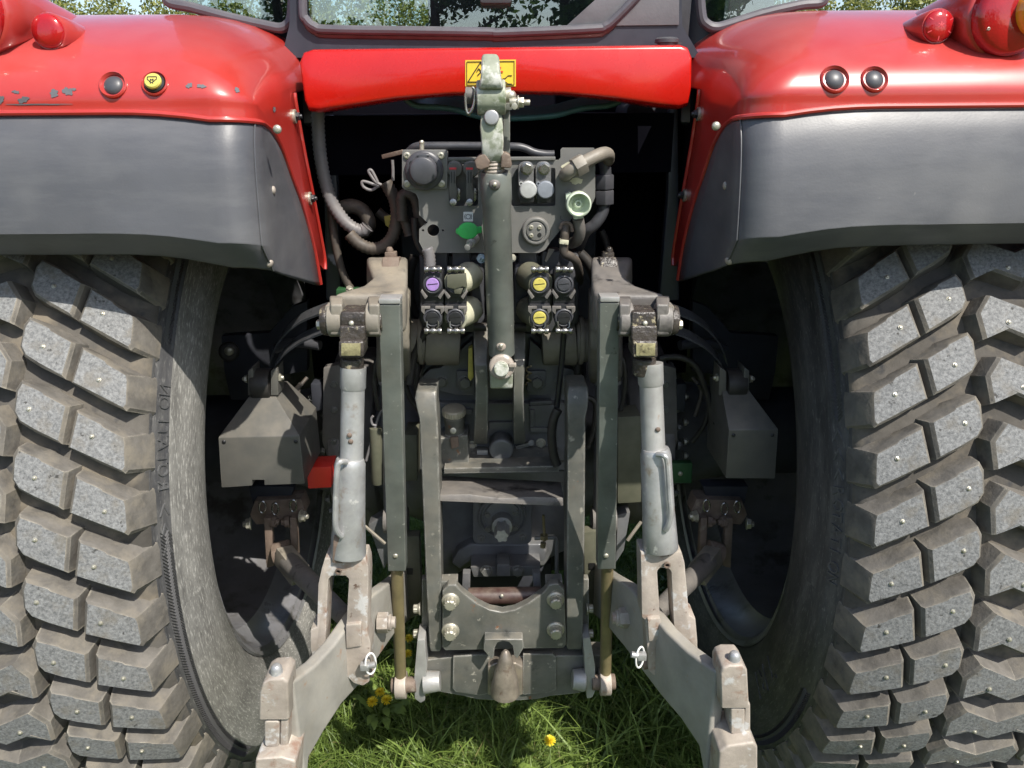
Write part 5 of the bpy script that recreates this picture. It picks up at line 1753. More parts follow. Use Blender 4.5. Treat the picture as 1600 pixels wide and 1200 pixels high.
m, fin = part('grab_tube', 'dark_plastic', cp_)
m.sweep([at(u, v, y) for u, v, y in ((640, 236, 1.56), (650, 229, 1.55), (670, 228, 1.545), (740, 228, 1.54), (800, 229, 1.53), (818, 231, 1.53), (835, 238, 1.53), (852, 241, 1.53), (866, 241, 1.53))], px(5.5, 1.54), 12, res=5)
fin()
m, fin = part('hook_pin', 'bolt_zinc', cp_)
m.cyl(at(659, 236, 1.51), at(659, 225, 1.51), 0.0045, n=10)
m.ball(at(659, 223, 1.51), 0.0052, 10)
fin()
m, fin = part('bracket_strip', 'rusty', cp_, bev=0.001)
m.beam(at(598, 245, 1.54), at(630, 237, 1.52), 0.006, 0.008)
fin()
# round trailer socket with sprung cap
m, fin = part('socket_plate', 'grey_panel', cp_, bev=0.0015)
m.plate(rrect(628, 234, 699, 295, 4), YC - 0.010, 0.009)
fin()
m, fin = part('trailer_socket', 'dark_plastic', cp_, bev=0.001)
m.lathe(at(663, 266, YC - 0.010), (0, -1, 0), [(px(27, YC), 0), (px(27, YC), 0.006), (px(24, YC), 0.009), (px(21, YC), 0.010)], 36)
m.lathe(at(662, 266, YC - 0.018), (0, -1, 0), [(px(20, YC), 0), (px(20, YC), 0.014), (px(17.5, YC), 0.019), (px(12, YC), 0.021), (px(3, YC), 0.0215)], 32)
m.plate([(654, 241), (666, 241), (668, 252), (653, 252)], YC - 0.035, 0.02)
m.cyl(at(651, 243, YC - 0.03), at(670, 243, YC - 0.03), px(3.5, YC), n=12)
ts_ = fin()
m, fin = part('socket_holes', 'sticker_black', cp_)
for u, v in ((643, 255), (679, 256)):
    m.lathe(at(u, v, YC - 0.0195), (0, -1, 0), [(px(3.2, YC), 0), (px(3.2, YC), 0.0008)], 12)
o = fin(); o['kind'] = 'stuff'
m, fin = part('socket_red_mark', 'red_lever', cp_)
m.plate([(639, 262), (643, 260), (645, 275), (651, 284), (644, 281), (640, 273)], YC - 0.0196, 0.001)
fin()
for u, v in ((636, 243), (689, 243), (636, 287), (690, 287)):
    bolt(cp_, at(u, v, YC - 0.010), px(5, YC), kind='socket', mat='bolt_zinc')
# two lever valves in the left opening
m, fin = part('valve_block', 'housing_paint', cp_, bev=0.002)
m.plate([(700, 258), (748, 258), (748, 323), (700, 323)], YC + 0.03, 0.04)
fin()
for u in (708, 734):
    m, fin = part('lever_valve', 'cover_grey', cp_, bev=0.0012)
    m.lathe(at(u + 2, 264, YC - 0.002), (0, -1, 0), [(px(12, YC), -0.02), (px(12, YC), 0.004), (px(10, YC), 0.007), (px(5, YC), 0.007)], 26)
    m.plate([(u - 5, 265), (u + 5, 265), (u + 4, 287), (u + 6, 300), (u + 5, 318), (u - 3, 320), (u - 6, 300)], YC - 0.012, 0.014)
    lv = fin()
    for du in (-2.5, 1.8):
        m, fin = part('lever_groove', 'sticker_black', cp_)
        m.plate([(u + du - 0.8, 268), (u + du + 0.8, 268), (u + du + 0.8, 286), (u + du - 0.8, 286)], YC - 0.0128, 0.001)
        fin()
    m, fin = part('lever_mark', 'red_lever', cp_, bev=0.0005)
    m.plate([(u - 6, 262), (u + 5, 262), (u + 5, 265), (u - 6, 265)], YC - 0.013, 0.006)
    fin()
    m, fin = part('lever_link', 'chrome_dark', cp_, bev=0.001)
    m.cyl(at(u, 316, YC - 0.008), at(u, 316, YC - 0.02), px(5, YC), n=16)
    m.plate([(u + 7, 294), (u + 11, 296), (u + 11, 312), (u + 6, 316)], YC - 0.004, 0.006)
    fin()
# two capped sockets in the right opening
m, fin = part('recess_back', 'housing_paint', cp_)
m.plate([(796, 255), (872, 255), (872, 326), (796, 326)], YC + 0.03, 0.01)
fin()
for u, cm in ((822, 'silver_cap'), (849, 'blue_grey_cap')):
    m, fin = part('capped_socket', 'housing_paint', cp_, bev=0.0015)
    m.plate(rrect(u - 12, 252, u + 12, 316, 10, 4), YC - 0.008, 0.03)
    cs_ = fin()
    bolt(cp_, at(u + 1, 263, YC - 0.008), px(9, YC), kind='hex', mat='chrome_dark')
    m, fin = part('socket_cap', cm, cp_, bev=0.001)
    m.lathe(at(u + 3, 296, YC - 0.008), (0, -1, 0), [(px(12.5, YC), 0), (px(12.5, YC), 0.008), (px(11, YC), 0.0105), (px(2, YC), 0.0105)], 28)
    m.lathe(at(u - 8, 287, YC - 0.008), (0, -1, 0), [(px(3.2, YC), 0), (px(3.2, YC), 0.006), (px(1.6, YC), 0.006), (px(1.5, YC), 0.0)], 12)
    fin()
    m, fin = part('cap_spring', 'black_plastic', cp_, bev=0.001)
    m.plate([(u - 10, 306), (u + 13, 304), (u + 12, 316), (u - 9, 317)], YC - 0.012, 0.012)
    fin()
# green oil coupling cover with nipple, brake sticker, round plug, print
m, fin = part('green_cover', 'green_cap', cp_, bev=0.0025, seg=3, label='bright green rubber coupling cover')
m.plate(circ(731, 361, 16, 26, ry=13), YC - 0.032, 0.012)
m.plate(rrect(712, 356, 726, 367, 5), YC - 0.029, 0.009)
m.plate([(742, 355), (753, 354), (753, 364), (742, 366)], YC - 0.029, 0.009)
fin()
m, fin = part('coupling_nipple', 'bare_steel', cp_, bev=0.001)
a, b = at(742, 372, YC - 0.005), at(730, 387, YC - 0.05)
m.sweep([a, a.lerp(b, 0.6)], px(7.5, YC), 14, ribs=(0.008, -0.002))
m.cyl(a.lerp(b, 0.55), b, px(4.5, YC), n=14)
fin()
m, fin = part('brake_sticker', 'sticker_white', cp_)
m.plate(rrect(724, 331, 739, 346, 1), YC - 0.0015, 0.001)
fin()
m, fin = part('brake_symbol', 'sticker_black', cp_)
m.sweep([at(731.5 + 3.6 * math.cos(t), 338.5 + 3.6 * math.sin(t), YC - 0.002) for t in np.linspace(0, 6.28, 20)[:-1]], 0.0006, 5, closed=True)
for s_ in (-1, 1):
    m.sweep([at(731.5 + s_ * 5.6 * math.cos(t), 338.5 + 5.6 * math.sin(t), YC - 0.002) for t in np.linspace(-0.8, 0.8, 9)], 0.0005, 5)
o = fin()
m, fin = part('round_plug', 'grey_panel', cp_, bev=0.0012)
m.lathe(at(837, 360, YC), (0, -1, 0), [(px(20.5, YC), 0), (px(20.5, YC), 0.009), (px(18.5, YC), 0.012), (px(15.5, YC), 0.012), (px(15, YC), 0.008), (px(13.5, YC), 0.008), (px(13, YC), 0.012), (px(2, YC), 0.012)], 36)
fin()
for u, v in ((830, 355), (843, 355), (830, 368)):
    bolt(cp_, at(u, v, YC - 0.012), px(3.4, YC), kind='socket', mat='bolt_zinc', name='plug_pin')
m, fin = part('plug_hole', 'sticker_black', cp_)
m.lathe(at(843, 367, YC - 0.0122), (0, -1, 0), [(px(3, YC), 0), (px(3, YC), 0.0008)], 12)
fin()
vs, fs = text_mesh('L', px(8, YC))
m, fin = part('printed_letter', 'sticker_black', cp_)
o0 = at(875, 343, YC - 0.0008)
m.add([o0 + Vector((v.x, 0, v.y)) for v in vs], fs)
fin()
# hydraulic hard lines at the right edge of the panel
m, fin = part('elbow_pipe', 'casting', cp_)
m.sweep([at(u, v, y) for u, v, y in ((884, 273, 1.497), (884, 272, 1.475), (888, 269, 1.465), (898, 262, 1.462), (910, 255, 1.465), (930, 245, 1.475), (943, 240, 1.49), (950, 242, 1.52), (950, 250, 1.56))], px(9.5, 1.48), 16, res=5)
ep_ = fin()
m, fin = part('pipe_nut', 'casting', cp_, bev=0.0015)
a, b = at(897, 263, 1.462), at(913, 254, 1.466)
m.lathe(a, b - a, [(px(15, 1.46), 0), (px(15, 1.46), (b - a).length)], 6)
fin()
m, fin = part('paint_splash', 'cream_paint', cp_, kind='stuff')
for u, v, rx, ry in ((886, 261, 10, 7), (901, 283, 12, 5)):
    m.plate([(u + rx * random.uniform(.7, 1.1) * math.cos(t), v + ry * random.uniform(.6, 1.2) * math.sin(t)) for t in np.linspace(0, 6.28, 15)[:-1]], YC - 0.001, 0.0008)
fin()
m, fin = part('mint_coupling', 'mint_ring', cp_, bev=0.001, label='pale green open coupling ring')
m.lathe(at(902, 317, 1.49), (0.0, -1, 0.02), [(px(15, 1.48), -0.03), (px(15, 1.48), 0.0), (px(18, 1.47), 0.005), (px(18, 1.47), 0.032), (px(15.5, 1.46), 0.034), (px(15, 1.46), 0.022), (px(11, 1.46), 0.010), (px(6.5, 1.46), 0.010), (px(6, 1.46), 0.020), (px(3.5, 1.46), 0.022), (px(3, 1.46), 0.014)], 36)
m.plate([(884, 303), (892, 300), (894, 330), (885, 320)], 1.475, 0.02)
m.plate([(896, 333), (911, 333), (912, 341), (897, 343)], 1.465, 0.02)
fin()
m, fin = part('return_pipe', 'casting_dark', cp_)
m.sweep([at(u, v, y) for u, v, y in ((903, 341, 1.49), (906, 360, 1.50), (902, 375, 1.52), (893, 380, 1.56))], px(8.5, 1.5), 14, res=6)
fin()
m, fin = part('steel_pipe', 'dark_plastic', cp_)
m.sweep([at(u, v, y) for u, v, y in ((944, 250, 1.56), (946, 270, 1.56), (946, 300, 1.56), (942, 330, 1.56), (930, 350, 1.56), (915, 362, 1.57), (905, 385, 1.62))], px(8.5, 1.56), 14, res=6)
fin()
for v in (281, 305):
    m, fin = part('union_nut', 'dark_plastic', cp_, bev=0.002)
    m.lathe(at(944, v - 8, 1.56), at(944, v + 8, 1.56) - at(944, v - 8, 1.56), [(px(15, 1.55), 0), (px(15, 1.55), px(20, 1.55))], 6)
    fin()
m, fin = part('small_elbow', 'dusty_hose', cp_)
m.sweep([at(u, v, y) for u, v, y in ((883, 352, 1.495), (883, 362, 1.485), (882, 372, 1.485), (881, 385, 1.485), (882, 396, 1.485), (890, 400, 1.49), (900, 408, 1.50), (905, 425, 1.53), (905, 440, 1.58))], px(6.5, 1.49), 12, res=5)
fin()
m, fin = part('hose_clamp', 'cream_paint', cp_, bev=0.001)
m.plate([(875, 374), (889, 376), (888, 383), (874, 381)], 1.473, 0.02)
fin()
m, fin = part('pipe_clip', 'rusty', cp_, bev=0.001)
m.sweep([at(u, v, 1.488) for u, v in ((876, 358), (878, 350), (886, 348), (892, 352), (894, 362))], 0.004, 8, res=3)
fin()

# ------------------------------------------------------------------ quick release hydraulic couplings
YQ = 1.44
for side in (0, 1):
    m, fin = part('valve_stack', 'dark_plastic', bev=0.006, seg=3, label=('left' if not side else 'right') + ' hydraulic valve stack')
    u0, u1 = (655, 757) if not side else (803, 905)
    m.plate([(u0, 398), (u1, 398), (u1, 500), (u1 - 15, 520), (u0 + 10, 520), (u0, 500)], 1.56, 0.08)
    if not side: m.plate(rrect(735, 412, 756, 494, 6), 1.52, 0.06)
    else:        m.plate(rrect(804, 412, 828, 494, 6), 1.52, 0.06)
    for k in range(2):
        uu = (u0 + 30 + 36 * k) if not side else (u0 + 22 + 36 * k)
        m.plate([(uu - 15, 392), (uu + 15, 392), (uu + 15, 430), (uu - 15, 430)], 1.53, 0.05)
    vk = fin()
    for v in (437, 490):
        m, fin = part('coupling_barrel', 'cream_paint' if not side else 'olive_box', vk)
        a = at(733 if not side else 828, v - 6, 1.50); b = at(712 if not side else 845, v + 6, 1.445)
        m.cyl(a, b, px(21, 1.5), px(19, 1.46), n=26)
        m.ball(a, px(21, 1.5), 18)
        fin()
    cols = ((676, 'purple_plastic', None), (712, 'olive_box', 'plate')) if not side else ((843, 'yellow_plastic', None), (881, 'dark_plastic', None))
    for k, (u, mat, special) in enumerate(cols):
        for row, v in ((0, 444), (1, 496)):
            m, fin = part('quick_coupling', 'black_plastic', vk, bev=0.002, seg=2)
            if row == 0: m.plate([(u - 14, v - 14), (u - 8, v - 20), (u + 8, v - 20), (u + 15, v - 14), (u + 17, v + 20), (u - 16, v + 20)], YQ, 0.06)
            else:        m.plate([(u - 16, v - 20), (u + 17, v - 20), (u + 15, v + 10), (u + 8, v + 18), (u - 8, v + 18), (u - 14, v + 10)], YQ, 0.06)
            m.plate([(u - 17, v + 15 if row == 0 else v - 22), (u + 17, v + 15 if row == 0 else v - 22), (u + 17, v + 30 if row == 0 else v - 10), (u - 17, v + 30 if row == 0 else v - 10)], YQ + 0.006, 0.05)
            qc = fin()
            # hinge with rollers
            hv = 421 if row == 0 else 517
            m, fin = part('cap_hinge', 'chrome_dark', vk, bev=0.001)
            m.cyl(at(u - 12, hv, YQ - 0.008), at(u + 14, hv, YQ - 0.008), px(3.2, YQ), n=12)
            for du in (-10, 1, 11):
                m.cyl(at(u + du - 3, hv, YQ - 0.008), at(u + du + 3, hv, YQ - 0.008), px(5, YQ), n=14)
            fin()
            for s_ in (-1, 1):
                m, fin = part('cap_ear', 'casting_dark', vk, bev=0.0012)
                if row == 0: m.plate([(u + s_ * 8, v + 20), (u + s_ * 17, v + 8), (u + s_ * 19, v + 12), (u + s_ * 12, v + 24)], YQ - 0.006, 0.008)
                else:        m.plate([(u + s_ * 4, v - 17), (u + s_ * 18, v - 17), (u + s_ * 18, v - 10), (u + s_ * 13, v - 4), (u + s_ * 12, v - 13), (u + s_ * 4, v - 13)], YQ - 0.006, 0.008)
                fin()
            if row == 1:
                m, fin = part('cap_spring', 'chrome_dark', vk)
                for s_ in (-1, 1):
                    m.sweep([at(u + s_ * 9, v + 6, YQ - 0.008), at(u + s_ * 9, v + 14, YQ - 0.010), at(u + s_ * 6, v + 17, YQ - 0.010)], 0.0014, 6)
                o = fin(); o['kind'] = 'stuff'
            m, fin = part('dust_cap', 'dark_plastic', vk, bev=0.001)
            m.lathe(at(u, v, YQ), (0, -1, 0), [(px(14.5, YQ), 0), (px(14.5, YQ), 0.004), (px(12, YQ), 0.006), (px(11, YQ), 0.004)], 26)
            fin()
            cm = mat if (row == 0 or side == 1 and k == 0) else 'black_plastic'
            if special and row == 0:
                m, fin = part('cap_plate', 'olive_box', vk, bev=0.002)
                m.plate([(u - 14, v - 14), (u + 16, v - 17), (u + 18, v + 6), (u + 10, v + 4), (u - 2, v + 8), (u - 14, v + 5)], YQ - 0.012, 0.008)
                m.plate([(u - 4, v + 4), (u + 12, v + 6), (u + 8, v + 16), (u - 2, v + 15)], YQ - 0.010, 0.006)
                fin()
            else:
                m, fin = part('colour_disc', cm, vk, bev=0.0006)
                m.lathe(at(u, v, YQ - 0.003), (0, -1, 0), [(px(9.8, YQ), 0), (px(9.8, YQ), 0.004), (px(9, YQ), 0.0046), (px(1, YQ), 0.0046)], 24)
                fin()
                m, fin = part('disc_slot', 'sticker_black', vk)
                a = at(u - 8, v + 0.8, YQ - 0.0079); b = at(u + 8, v - 0.8, YQ - 0.0079)
                m.beam(a, b, 0.0012, 0.0006, (0, 1, 0))
                fin()
    m, fin = part('pressure_pipe', 'black_rubber', vk)
    m.sweep([at(u, 511, 1.53) for u in ((740, 760) if not side else (798, 822))], px(7, 1.5), 12)
    fin()
bolt(TR, at(752, 404, 1.50), px(7, 1.5), (-0.5, -1, 0.2), 'nut', 'blue_zinc', 'banjo_bolt')
bolt(TR, at(800, 403, 1.50), px(6, 1.5), (0.3, -1, 0.1), 'nut', 'bolt_zinc', 'banjo_bolt')
m, fin = part('valve_strut', 'casting', bev=0.001)
m.plate([(858, 388), (867, 390), (854, 410), (851, 408)], 1.52, 0.006)
fin()

# ------------------------------------------------------------------ hoses and conduits
def hose(name, pts, r, mat, ribs=None, y=None, res=7, n=12, label=None):
    m = MB()
    m.sweep([at(*p) if len(p) == 3 else at(p[0], p[1], y) for p in pts], px(r, y or pts[0][2]), n, res=res, ribs=ribs)
    return m.build(name, mat, TR, label=label, ang=60)
hose('grey_conduit', [(497, 170), (497, 200), (500, 240), (507, 280), (518, 315), (536, 343), (553, 357), (567, 360), (576, 352)], 8.5, 'conduit_grey', (0.009, 0.0022), 1.62, label='long grey ribbed cable conduit')
hose('dark_hose', [(535, 325), (550, 322), (565, 328), (574, 340), (576, 352), (568, 362), (555, 362)], 10.5, 'dusty_hose', None, 1.66)
hose('brown_conduit', [(545, 365), (560, 380), (578, 388), (597, 386), (612, 372), (619, 350), (620, 330), (616, 310), (608, 295), (602, 284)], 8.5, 'dusty_hose', (0.009, 0.0020), 1.60)
hose('brown_conduit', [(628, 345), (628, 325), (627, 312), (631, 303), (640, 303), (648, 310), (652, 322), (654, 335), (662, 348), (676, 360)], 7, 'dusty_hose', (0.009, 0.0020), 1.57)
hose('thin_hose', [(628, 330), (634, 350), (640, 370)], 6, 'dusty_hose', (0.009, 0.0020), 1.58)
hose('black_hose', [(648, 340), (649, 365), (655, 385), (664, 398), (670, 412)], 5, 'black_rubber', None, 1.56)
hose('grey_conduit', [(667, 388), (671, 400), (672, 422)], 8, 'conduit_grey', (0.0065, 0.0014), 1.50)
for k, pts in enumerate((((596, 289), (588, 285), (582, 278), (576, 268), (580, 266), (586, 276), (590, 285)), ((592, 290), (580, 297), (568, 292), (566, 284), (575, 285), (588, 290)))):
    hose('tie_wire', pts, 2.2, 'conduit_grey', None, 1.58)
hose('drop_cable', [(517, 320), (520, 355), (527, 395), (537, 430), (552, 458)], 6, 'dusty_hose', None, 1.64)
hose('upright_cable', [(613, 250), (614, 265), (614, 282)], 2.2, 'conduit_grey', None, 1.56)
m, fin = part('hose_bracket', 'green_box', bev=0.002)
m.plate([(525, 452), (570, 452), (570, 462), (525, 462)], 1.62, 0.03)
fin()
bolt(TR, at(546, 452, 1.60), 0.008, (0, -0.6, 1), 'hex', 'bolt_zinc', 'hose_union')
hose('draft_cable', [(881, 520), (878, 560), (874, 600), (869, 645)], 4.5, 'black_plastic', None, 1.55, label='thin black cable running down the right of the housing')
hose('cable_sleeve', [(872, 640), (865, 655), (862, 680), (865, 710), (871, 728)], 7, 'black_rubber', (0.006, 0.001), 1.53)
hose('bent_hose', [(690, 508), (670, 515), (655, 535), (645, 562), (640, 600)], 6.5, 'black_rubber', None, 1.56)
hose('brake_hose', [(1030, 560), (1060, 558), (1085, 570), (1100, 600), (1110, 640), (1112, 690)], 5, 'black_rubber', None, 1.62)
hose('brake_hose', [(1118, 660), (1122, 672), (1124, 690)], 4, 'black_rubber', None, 1.58)
hose('chain_wire', [(597, 640), (590, 655), (580, 690), (572, 720)], 2.2, 'conduit_grey', None, 1.62)
hose('wire_eye', [(583, 650), (580, 655), (582, 663), (588, 665)], 2.0, 'conduit_grey', None, 1.55)
for side, pts in ((0, ((655, 545), (650, 575), (652, 610))), (1, ((908, 520), (905, 560), (900, 600)))):
    hose('side_hose', pts, 5.5, 'black_rubber', None, 1.60)

# ------------------------------------------------------------------ dark fittings behind the panel
m, fin = part('wavy_gutter', 'green_dark', ang=60)
wv = [(632, 152), (640, 160), (655, 166), (690, 168), (715, 172), (740, 180), (765, 184), (800, 185), (840, 183), (870, 180), (895, 173), (920, 168), (950, 165), (970, 158)]
m.sweep([at(u, v, 1.60) for u, v in wv], 0.0055, 10, res=5, ribs=(0.006, 0.0008))
wg = fin()
m, fin = part('gutter_tray', 'green_dark', wg)
a = smooth_path([at(u, v, 1.605) for u, v in wv], 3)
b = [Vector((p.x, 1.68, p.z + 0.02)) for p in a]
nn_ = len(a)
m.add(a + b, [(k, k + 1, nn_ + k + 1, nn_ + k) for k in range(nn_ - 1)])
fin()
m, fin = part('type_plate', 'decal_black', bulk)
m.plate([(808, 207), (905, 207), (905, 262), (808, 262)], 1.985, 0.004)
tp_ = fin()
m, fin = part('plate_print', 'decal_grey', bulk)
for q in (((809, 208), (904, 208), (904, 209), (809, 209)), ((809, 208), (810, 208), (810, 260), (809, 260)), ((903, 208), (904, 208), (904, 260), (903, 260)),
          ((818, 211), (884, 211), (884, 212.6), (818, 212.6)), ((838, 216), (893, 215), (893, 236), (852, 236), (852, 226), (838, 226), (838, 221), (820, 219), (820, 217)), ((812, 230), (830, 230), (830, 232), (812, 232)), ((812, 238), (846, 238), (846, 240), (812, 240))):
    m.plate(q, 1.983, 0.001)
o = fin(); o['kind'] = 'stuff'
m, fin = part('hanging_tank', 'underbody', bev=0.01)
m.plate(rrect(978, 160, 1052, 262, 14), 1.74, 0.16)
fin()
m, fin = part('wall_bracket', 'dark_plastic', bev=0.002)
m.plate(rrect(525, 235, 541, 242, 2), 1.80, 0.01)
m.plate([(508, 195), (540, 195), (540, 236), (508, 238)], 1.80, 0.01)
fin()
for u, v in ((563, 236), (587, 236)):
    bolt(bulk, at(u, v, 1.98), px(6, 1.98), kind='hex', mat='bolt_paint')
for side, u in ((0, 517), (1, 1052)):
    m, fin = part('cab_mount', 'cab_frame', bev=0.006)
    m.plate([(u - 14, 180), (u + 4, 180), (u + 10, 300), (u + 16, 470), (u - 8, 470)] if not side else [(u - 6, 170), (u + 8, 170), (u + 10, 470), (u - 22, 470), (u - 8, 300)], 1.70, 0.03)
    fin()

# ------------------------------------------------------------------ grey metal boxes, bump rollers and straps beside the linkage
for side in (0, 1):
    m, fin = part('sensor_cover', 'cover_grey', bev=0.002, label=('left' if not side else 'right') + ' folded grey metal cover box')
    if not side:
        f_ = [at(341, 684, 1.47), at(468, 681, 1.47), at(476, 756, 1.47), at(413, 758, 1.47), at(413, 750, 1.47), at(394, 750, 1.47), at(394, 759, 1.47), at(346, 762, 1.47)]
        t0, t1 = at(388, 621, 1.535), at(431, 620, 1.535)
    else:
        f_ = [at(1139, 672, 1.47), at(1216, 671, 1.47), at(1211, 748, 1.47), at(1134, 747, 1.47)]
        t0, t1 = at(1128, 611, 1.535), at(1170, 610, 1.535)
    F0, F1 = f_[0], f_[1]
    bb = [p + Vector((0, 0.16, 0)) for p in f_]
    nf = len(f_)
    vs = f_ + bb + [t0, t1, t0 + Vector((0, 0.10, 0)), t1 + Vector((0, 0.10, 0))]
    i0 = 2 * nf
    fs = [tuple(range(nf))] + [(k, (k + 1) % nf, nf + (k + 1) % nf, nf + k) for k in range(1, nf)] + [(0, 1, i0 + 1, i0), (nf, nf + 1, i0 + 3, i0 + 2), (0, i0, i0 + 2, nf), (1, nf + 1, i0 + 3, i0 + 1), (i0, i0 + 1, i0 + 3, i0 + 2), tuple(range(2 * nf - 1, nf - 1, -1))]
    m.add(vs, fs)
    cv = fin()
    mm = (lambda u: u) if not side else (lambda u: 1558 - u)
    m, fin = part('bump_roller', 'black_rubber', cv, bev=0.005)
    m.cyl(at(mm(396), 600, 1.56), at(mm(426), 600, 1.56), px(25, 1.56), n=28)
    fin()
    for uu, w_ in ((391, 8), (428, 10)):
        m, fin = part('roller_plate', 'cover_grey', cv, bev=0.002)
        m.plate([(mm(uu - w_ / 2), 580), (mm(uu + w_ / 2), 574), (mm(uu + w_ / 2 + 2), 618), (mm(uu - w_ / 2), 618)], 1.535, 0.05)
        fin()
    bolt(cv, at(mm(434), 590, 1.55), 0.011, (1 if not side else -1, 0, 0), 'nut', 'bolt_zinc', 'roller_bolt')
    bolt(cv, at(mm(387), 592, 1.55), 0.009, (-1 if not side else 1, 0, 0), 'nut', 'bolt_zinc', 'roller_bolt')
    for k, arc in enumerate((((421, 572), (428, 550), (445, 525), (470, 505), (508, 490)), ((430, 572), (445, 555), (465, 540), (490, 528), (512, 520)))):
        m, fin = part('limit_strap', 'strap', cv)
        c_ = smooth_path([at(mm(u), v, 1.56 - 0.15 * (u - 420) / 90) for u, v in arc], 6)
        w_ = Vector((0, 0.035, 0.010))
        th = Vector((0, 0, 0.004))
        m.loft([[p, p + w_, p + w_ + th, p + th] for p in c_])
        fin()
    # stabiliser: bracket, knuckle and link down to the lower arm
    m, fin = part('stabiliser_bracket', 'rusty', bev=0.003)
    m.plate([(mm(u), v) for u, v in ((398, 782), (470, 780), (478, 800), (470, 815), (400, 820), (390, 805))], 1.60, 0.05)
    m.plate([(mm(u), v) for u, v in ((412, 810), (424, 810), (428, 885), (416, 888))], 1.58, 0.02)
    m.plate([(mm(u), v) for u, v in ((452, 810), (463, 810), (466, 870), (455, 872))], 1.58, 0.02)
    sbk = fin()
    for u, v, ax_ in ((392, 818, -1), (425, 815, 1), (470, 806, 1), (452, 815, -1)):
        bolt(sbk, at(mm(u), v, 1.59), 0.015, ((ax_ if not side else -ax_), -0.2, 0), 'nut', 'bolt_zinc' if u in (392, 470) else 'rusty')
    m, fin = part('stabiliser_knuckle', 'rusty', sbk, bev=0.003)
    m.cyl(at(mm(432), 868, 1.57), at(mm(455), 862, 1.57), px(20, 1.57, 860), n=24)
    fin()
    m, fin = part('stabiliser_link', 'casting', bev=0.004)
    p0, p1 = at(mm(442), 866, 1.55), at(mm(470), 900, 1.48)
    m.beam(p0, p1, 0.045, 0.04, (0, 1, 0))
    fin()
    m, fin = part('stabiliser_tube', 'casting_dark')
    m.cyl(p0.lerp(p1, 0.4), at(mm(545), 970, 1.25), px(17, 1.45, 900), px(14, 1.3, 960), n=24)
    fin()
    # bits between box and axle
    m, fin = part('brake_linkage', 'underbody', bev=0.004)
    m.plate([(mm(u), v) for u, v in ((485, 600), (500, 600), (505, 640), (488, 645))], 1.72, 0.04)
    fin()
    m, fin = part('brake_lever', 'underbody', bev=0.004)
    m.plate([(mm(u), v) for u, v in ((388, 760), (460, 760), (452, 785), (395, 790))], 1.62, 0.04)
    fin()
    for v in (620, 660, 690, 712):
        bolt(TR, at(mm(490), v, 1.74), 0.010, ((-1 if not side else 1), 0, 0), 'nut', 'bolt_zinc' if side else 'bolt_paint', 'housing_bolt')
m, fin = part('red_box', 'red_box', bev=0.003, label='small bright red plastic box beside the left lift rod')
m.plate([(479, 731), (518, 729), (518, 762), (481, 764)], 1.56, 0.06)
fin()
m, fin = part('green_plate', 'green_box', bev=0.002)
m.plate([(1046, 724), (1082, 724), (1081, 755), (1046, 755)], 1.66, 0.02)
fin()
bolt(TR, at(1063, 740, 1.66), 0.006, (0, -1, 0), 'dome', 'bolt_zinc', 'plate_screw')
m, fin = part('rim_plug', 'black_rubber', bev=0.003)
m.lathe(at(358, 548, 1.85), (0.3, -1, 0), [(0.025, 0), (0.025, 0.012), (0.018, 0.018)], 22)
rp_ = fin()
bolt(rp_, at(358, 548, 1.835), 0.012, (0.3, -1, 0), 'dome', 'bolt_zinc')
# flat boxes and plates between the guides and the lift tubes
m, fin = part('tool_box', 'olive_box', bev=0.003)
m.plate([(631, 680), (652, 680), (652, 752), (631, 752)], 1.58, 0.08)
fin()
m, fin = part('canister', 'olive_box', bev=0.002)
m.cyl(at(587, 668, 1.62), at(590, 755, 1.62), px(10, 1.62), n=18)
fin()
m, fin = part('side_plate', 'olive_box', bev=0.003)
m.plate([(965, 652), (1002, 650), (1002, 785), (965, 787)], 1.58, 0.07)
fin()
for side, q in ((0, ((633, 838), (655, 838), (660, 960), (636, 968))), (1, ((912, 832), (934, 830), (932, 955), (914, 960)))):
    m, fin = part('check_plate', 'olive_box', bev=0.003)
    m.plate(q, 1.56, 0.03)
    fin()
for u, v in ((640, 893), (925, 885)):
    m, fin = part('plate_slot', 'sticker_black')
    m.plate([(u - 5, v - 5), (u + 5, v - 5), (u + 5, v + 5), (u - 5, v + 5)], 1.558, 0.001)
    fin()
for side, q in ((0, ((575, 820), (600, 805), (615, 860), (600, 890))), (1, ((965, 805), (985, 800), (975, 860), (962, 880)))):
    m, fin = part('link_bracket', 'housing_paint', bev=0.003)
    m.plate(q, 1.62, 0.04)
    fin()
m, fin = part('strut_rod', 'casting', bev=0.001)
m.beam(at(570, 822, 1.60), at(602, 850, 1.58), 0.006, 0.006)
fin()
m, fin = part('strut_rod', 'casting', bev=0.001)
m.beam(at(1002, 815, 1.60), at(980, 845, 1.58), 0.006, 0.006)
fin()

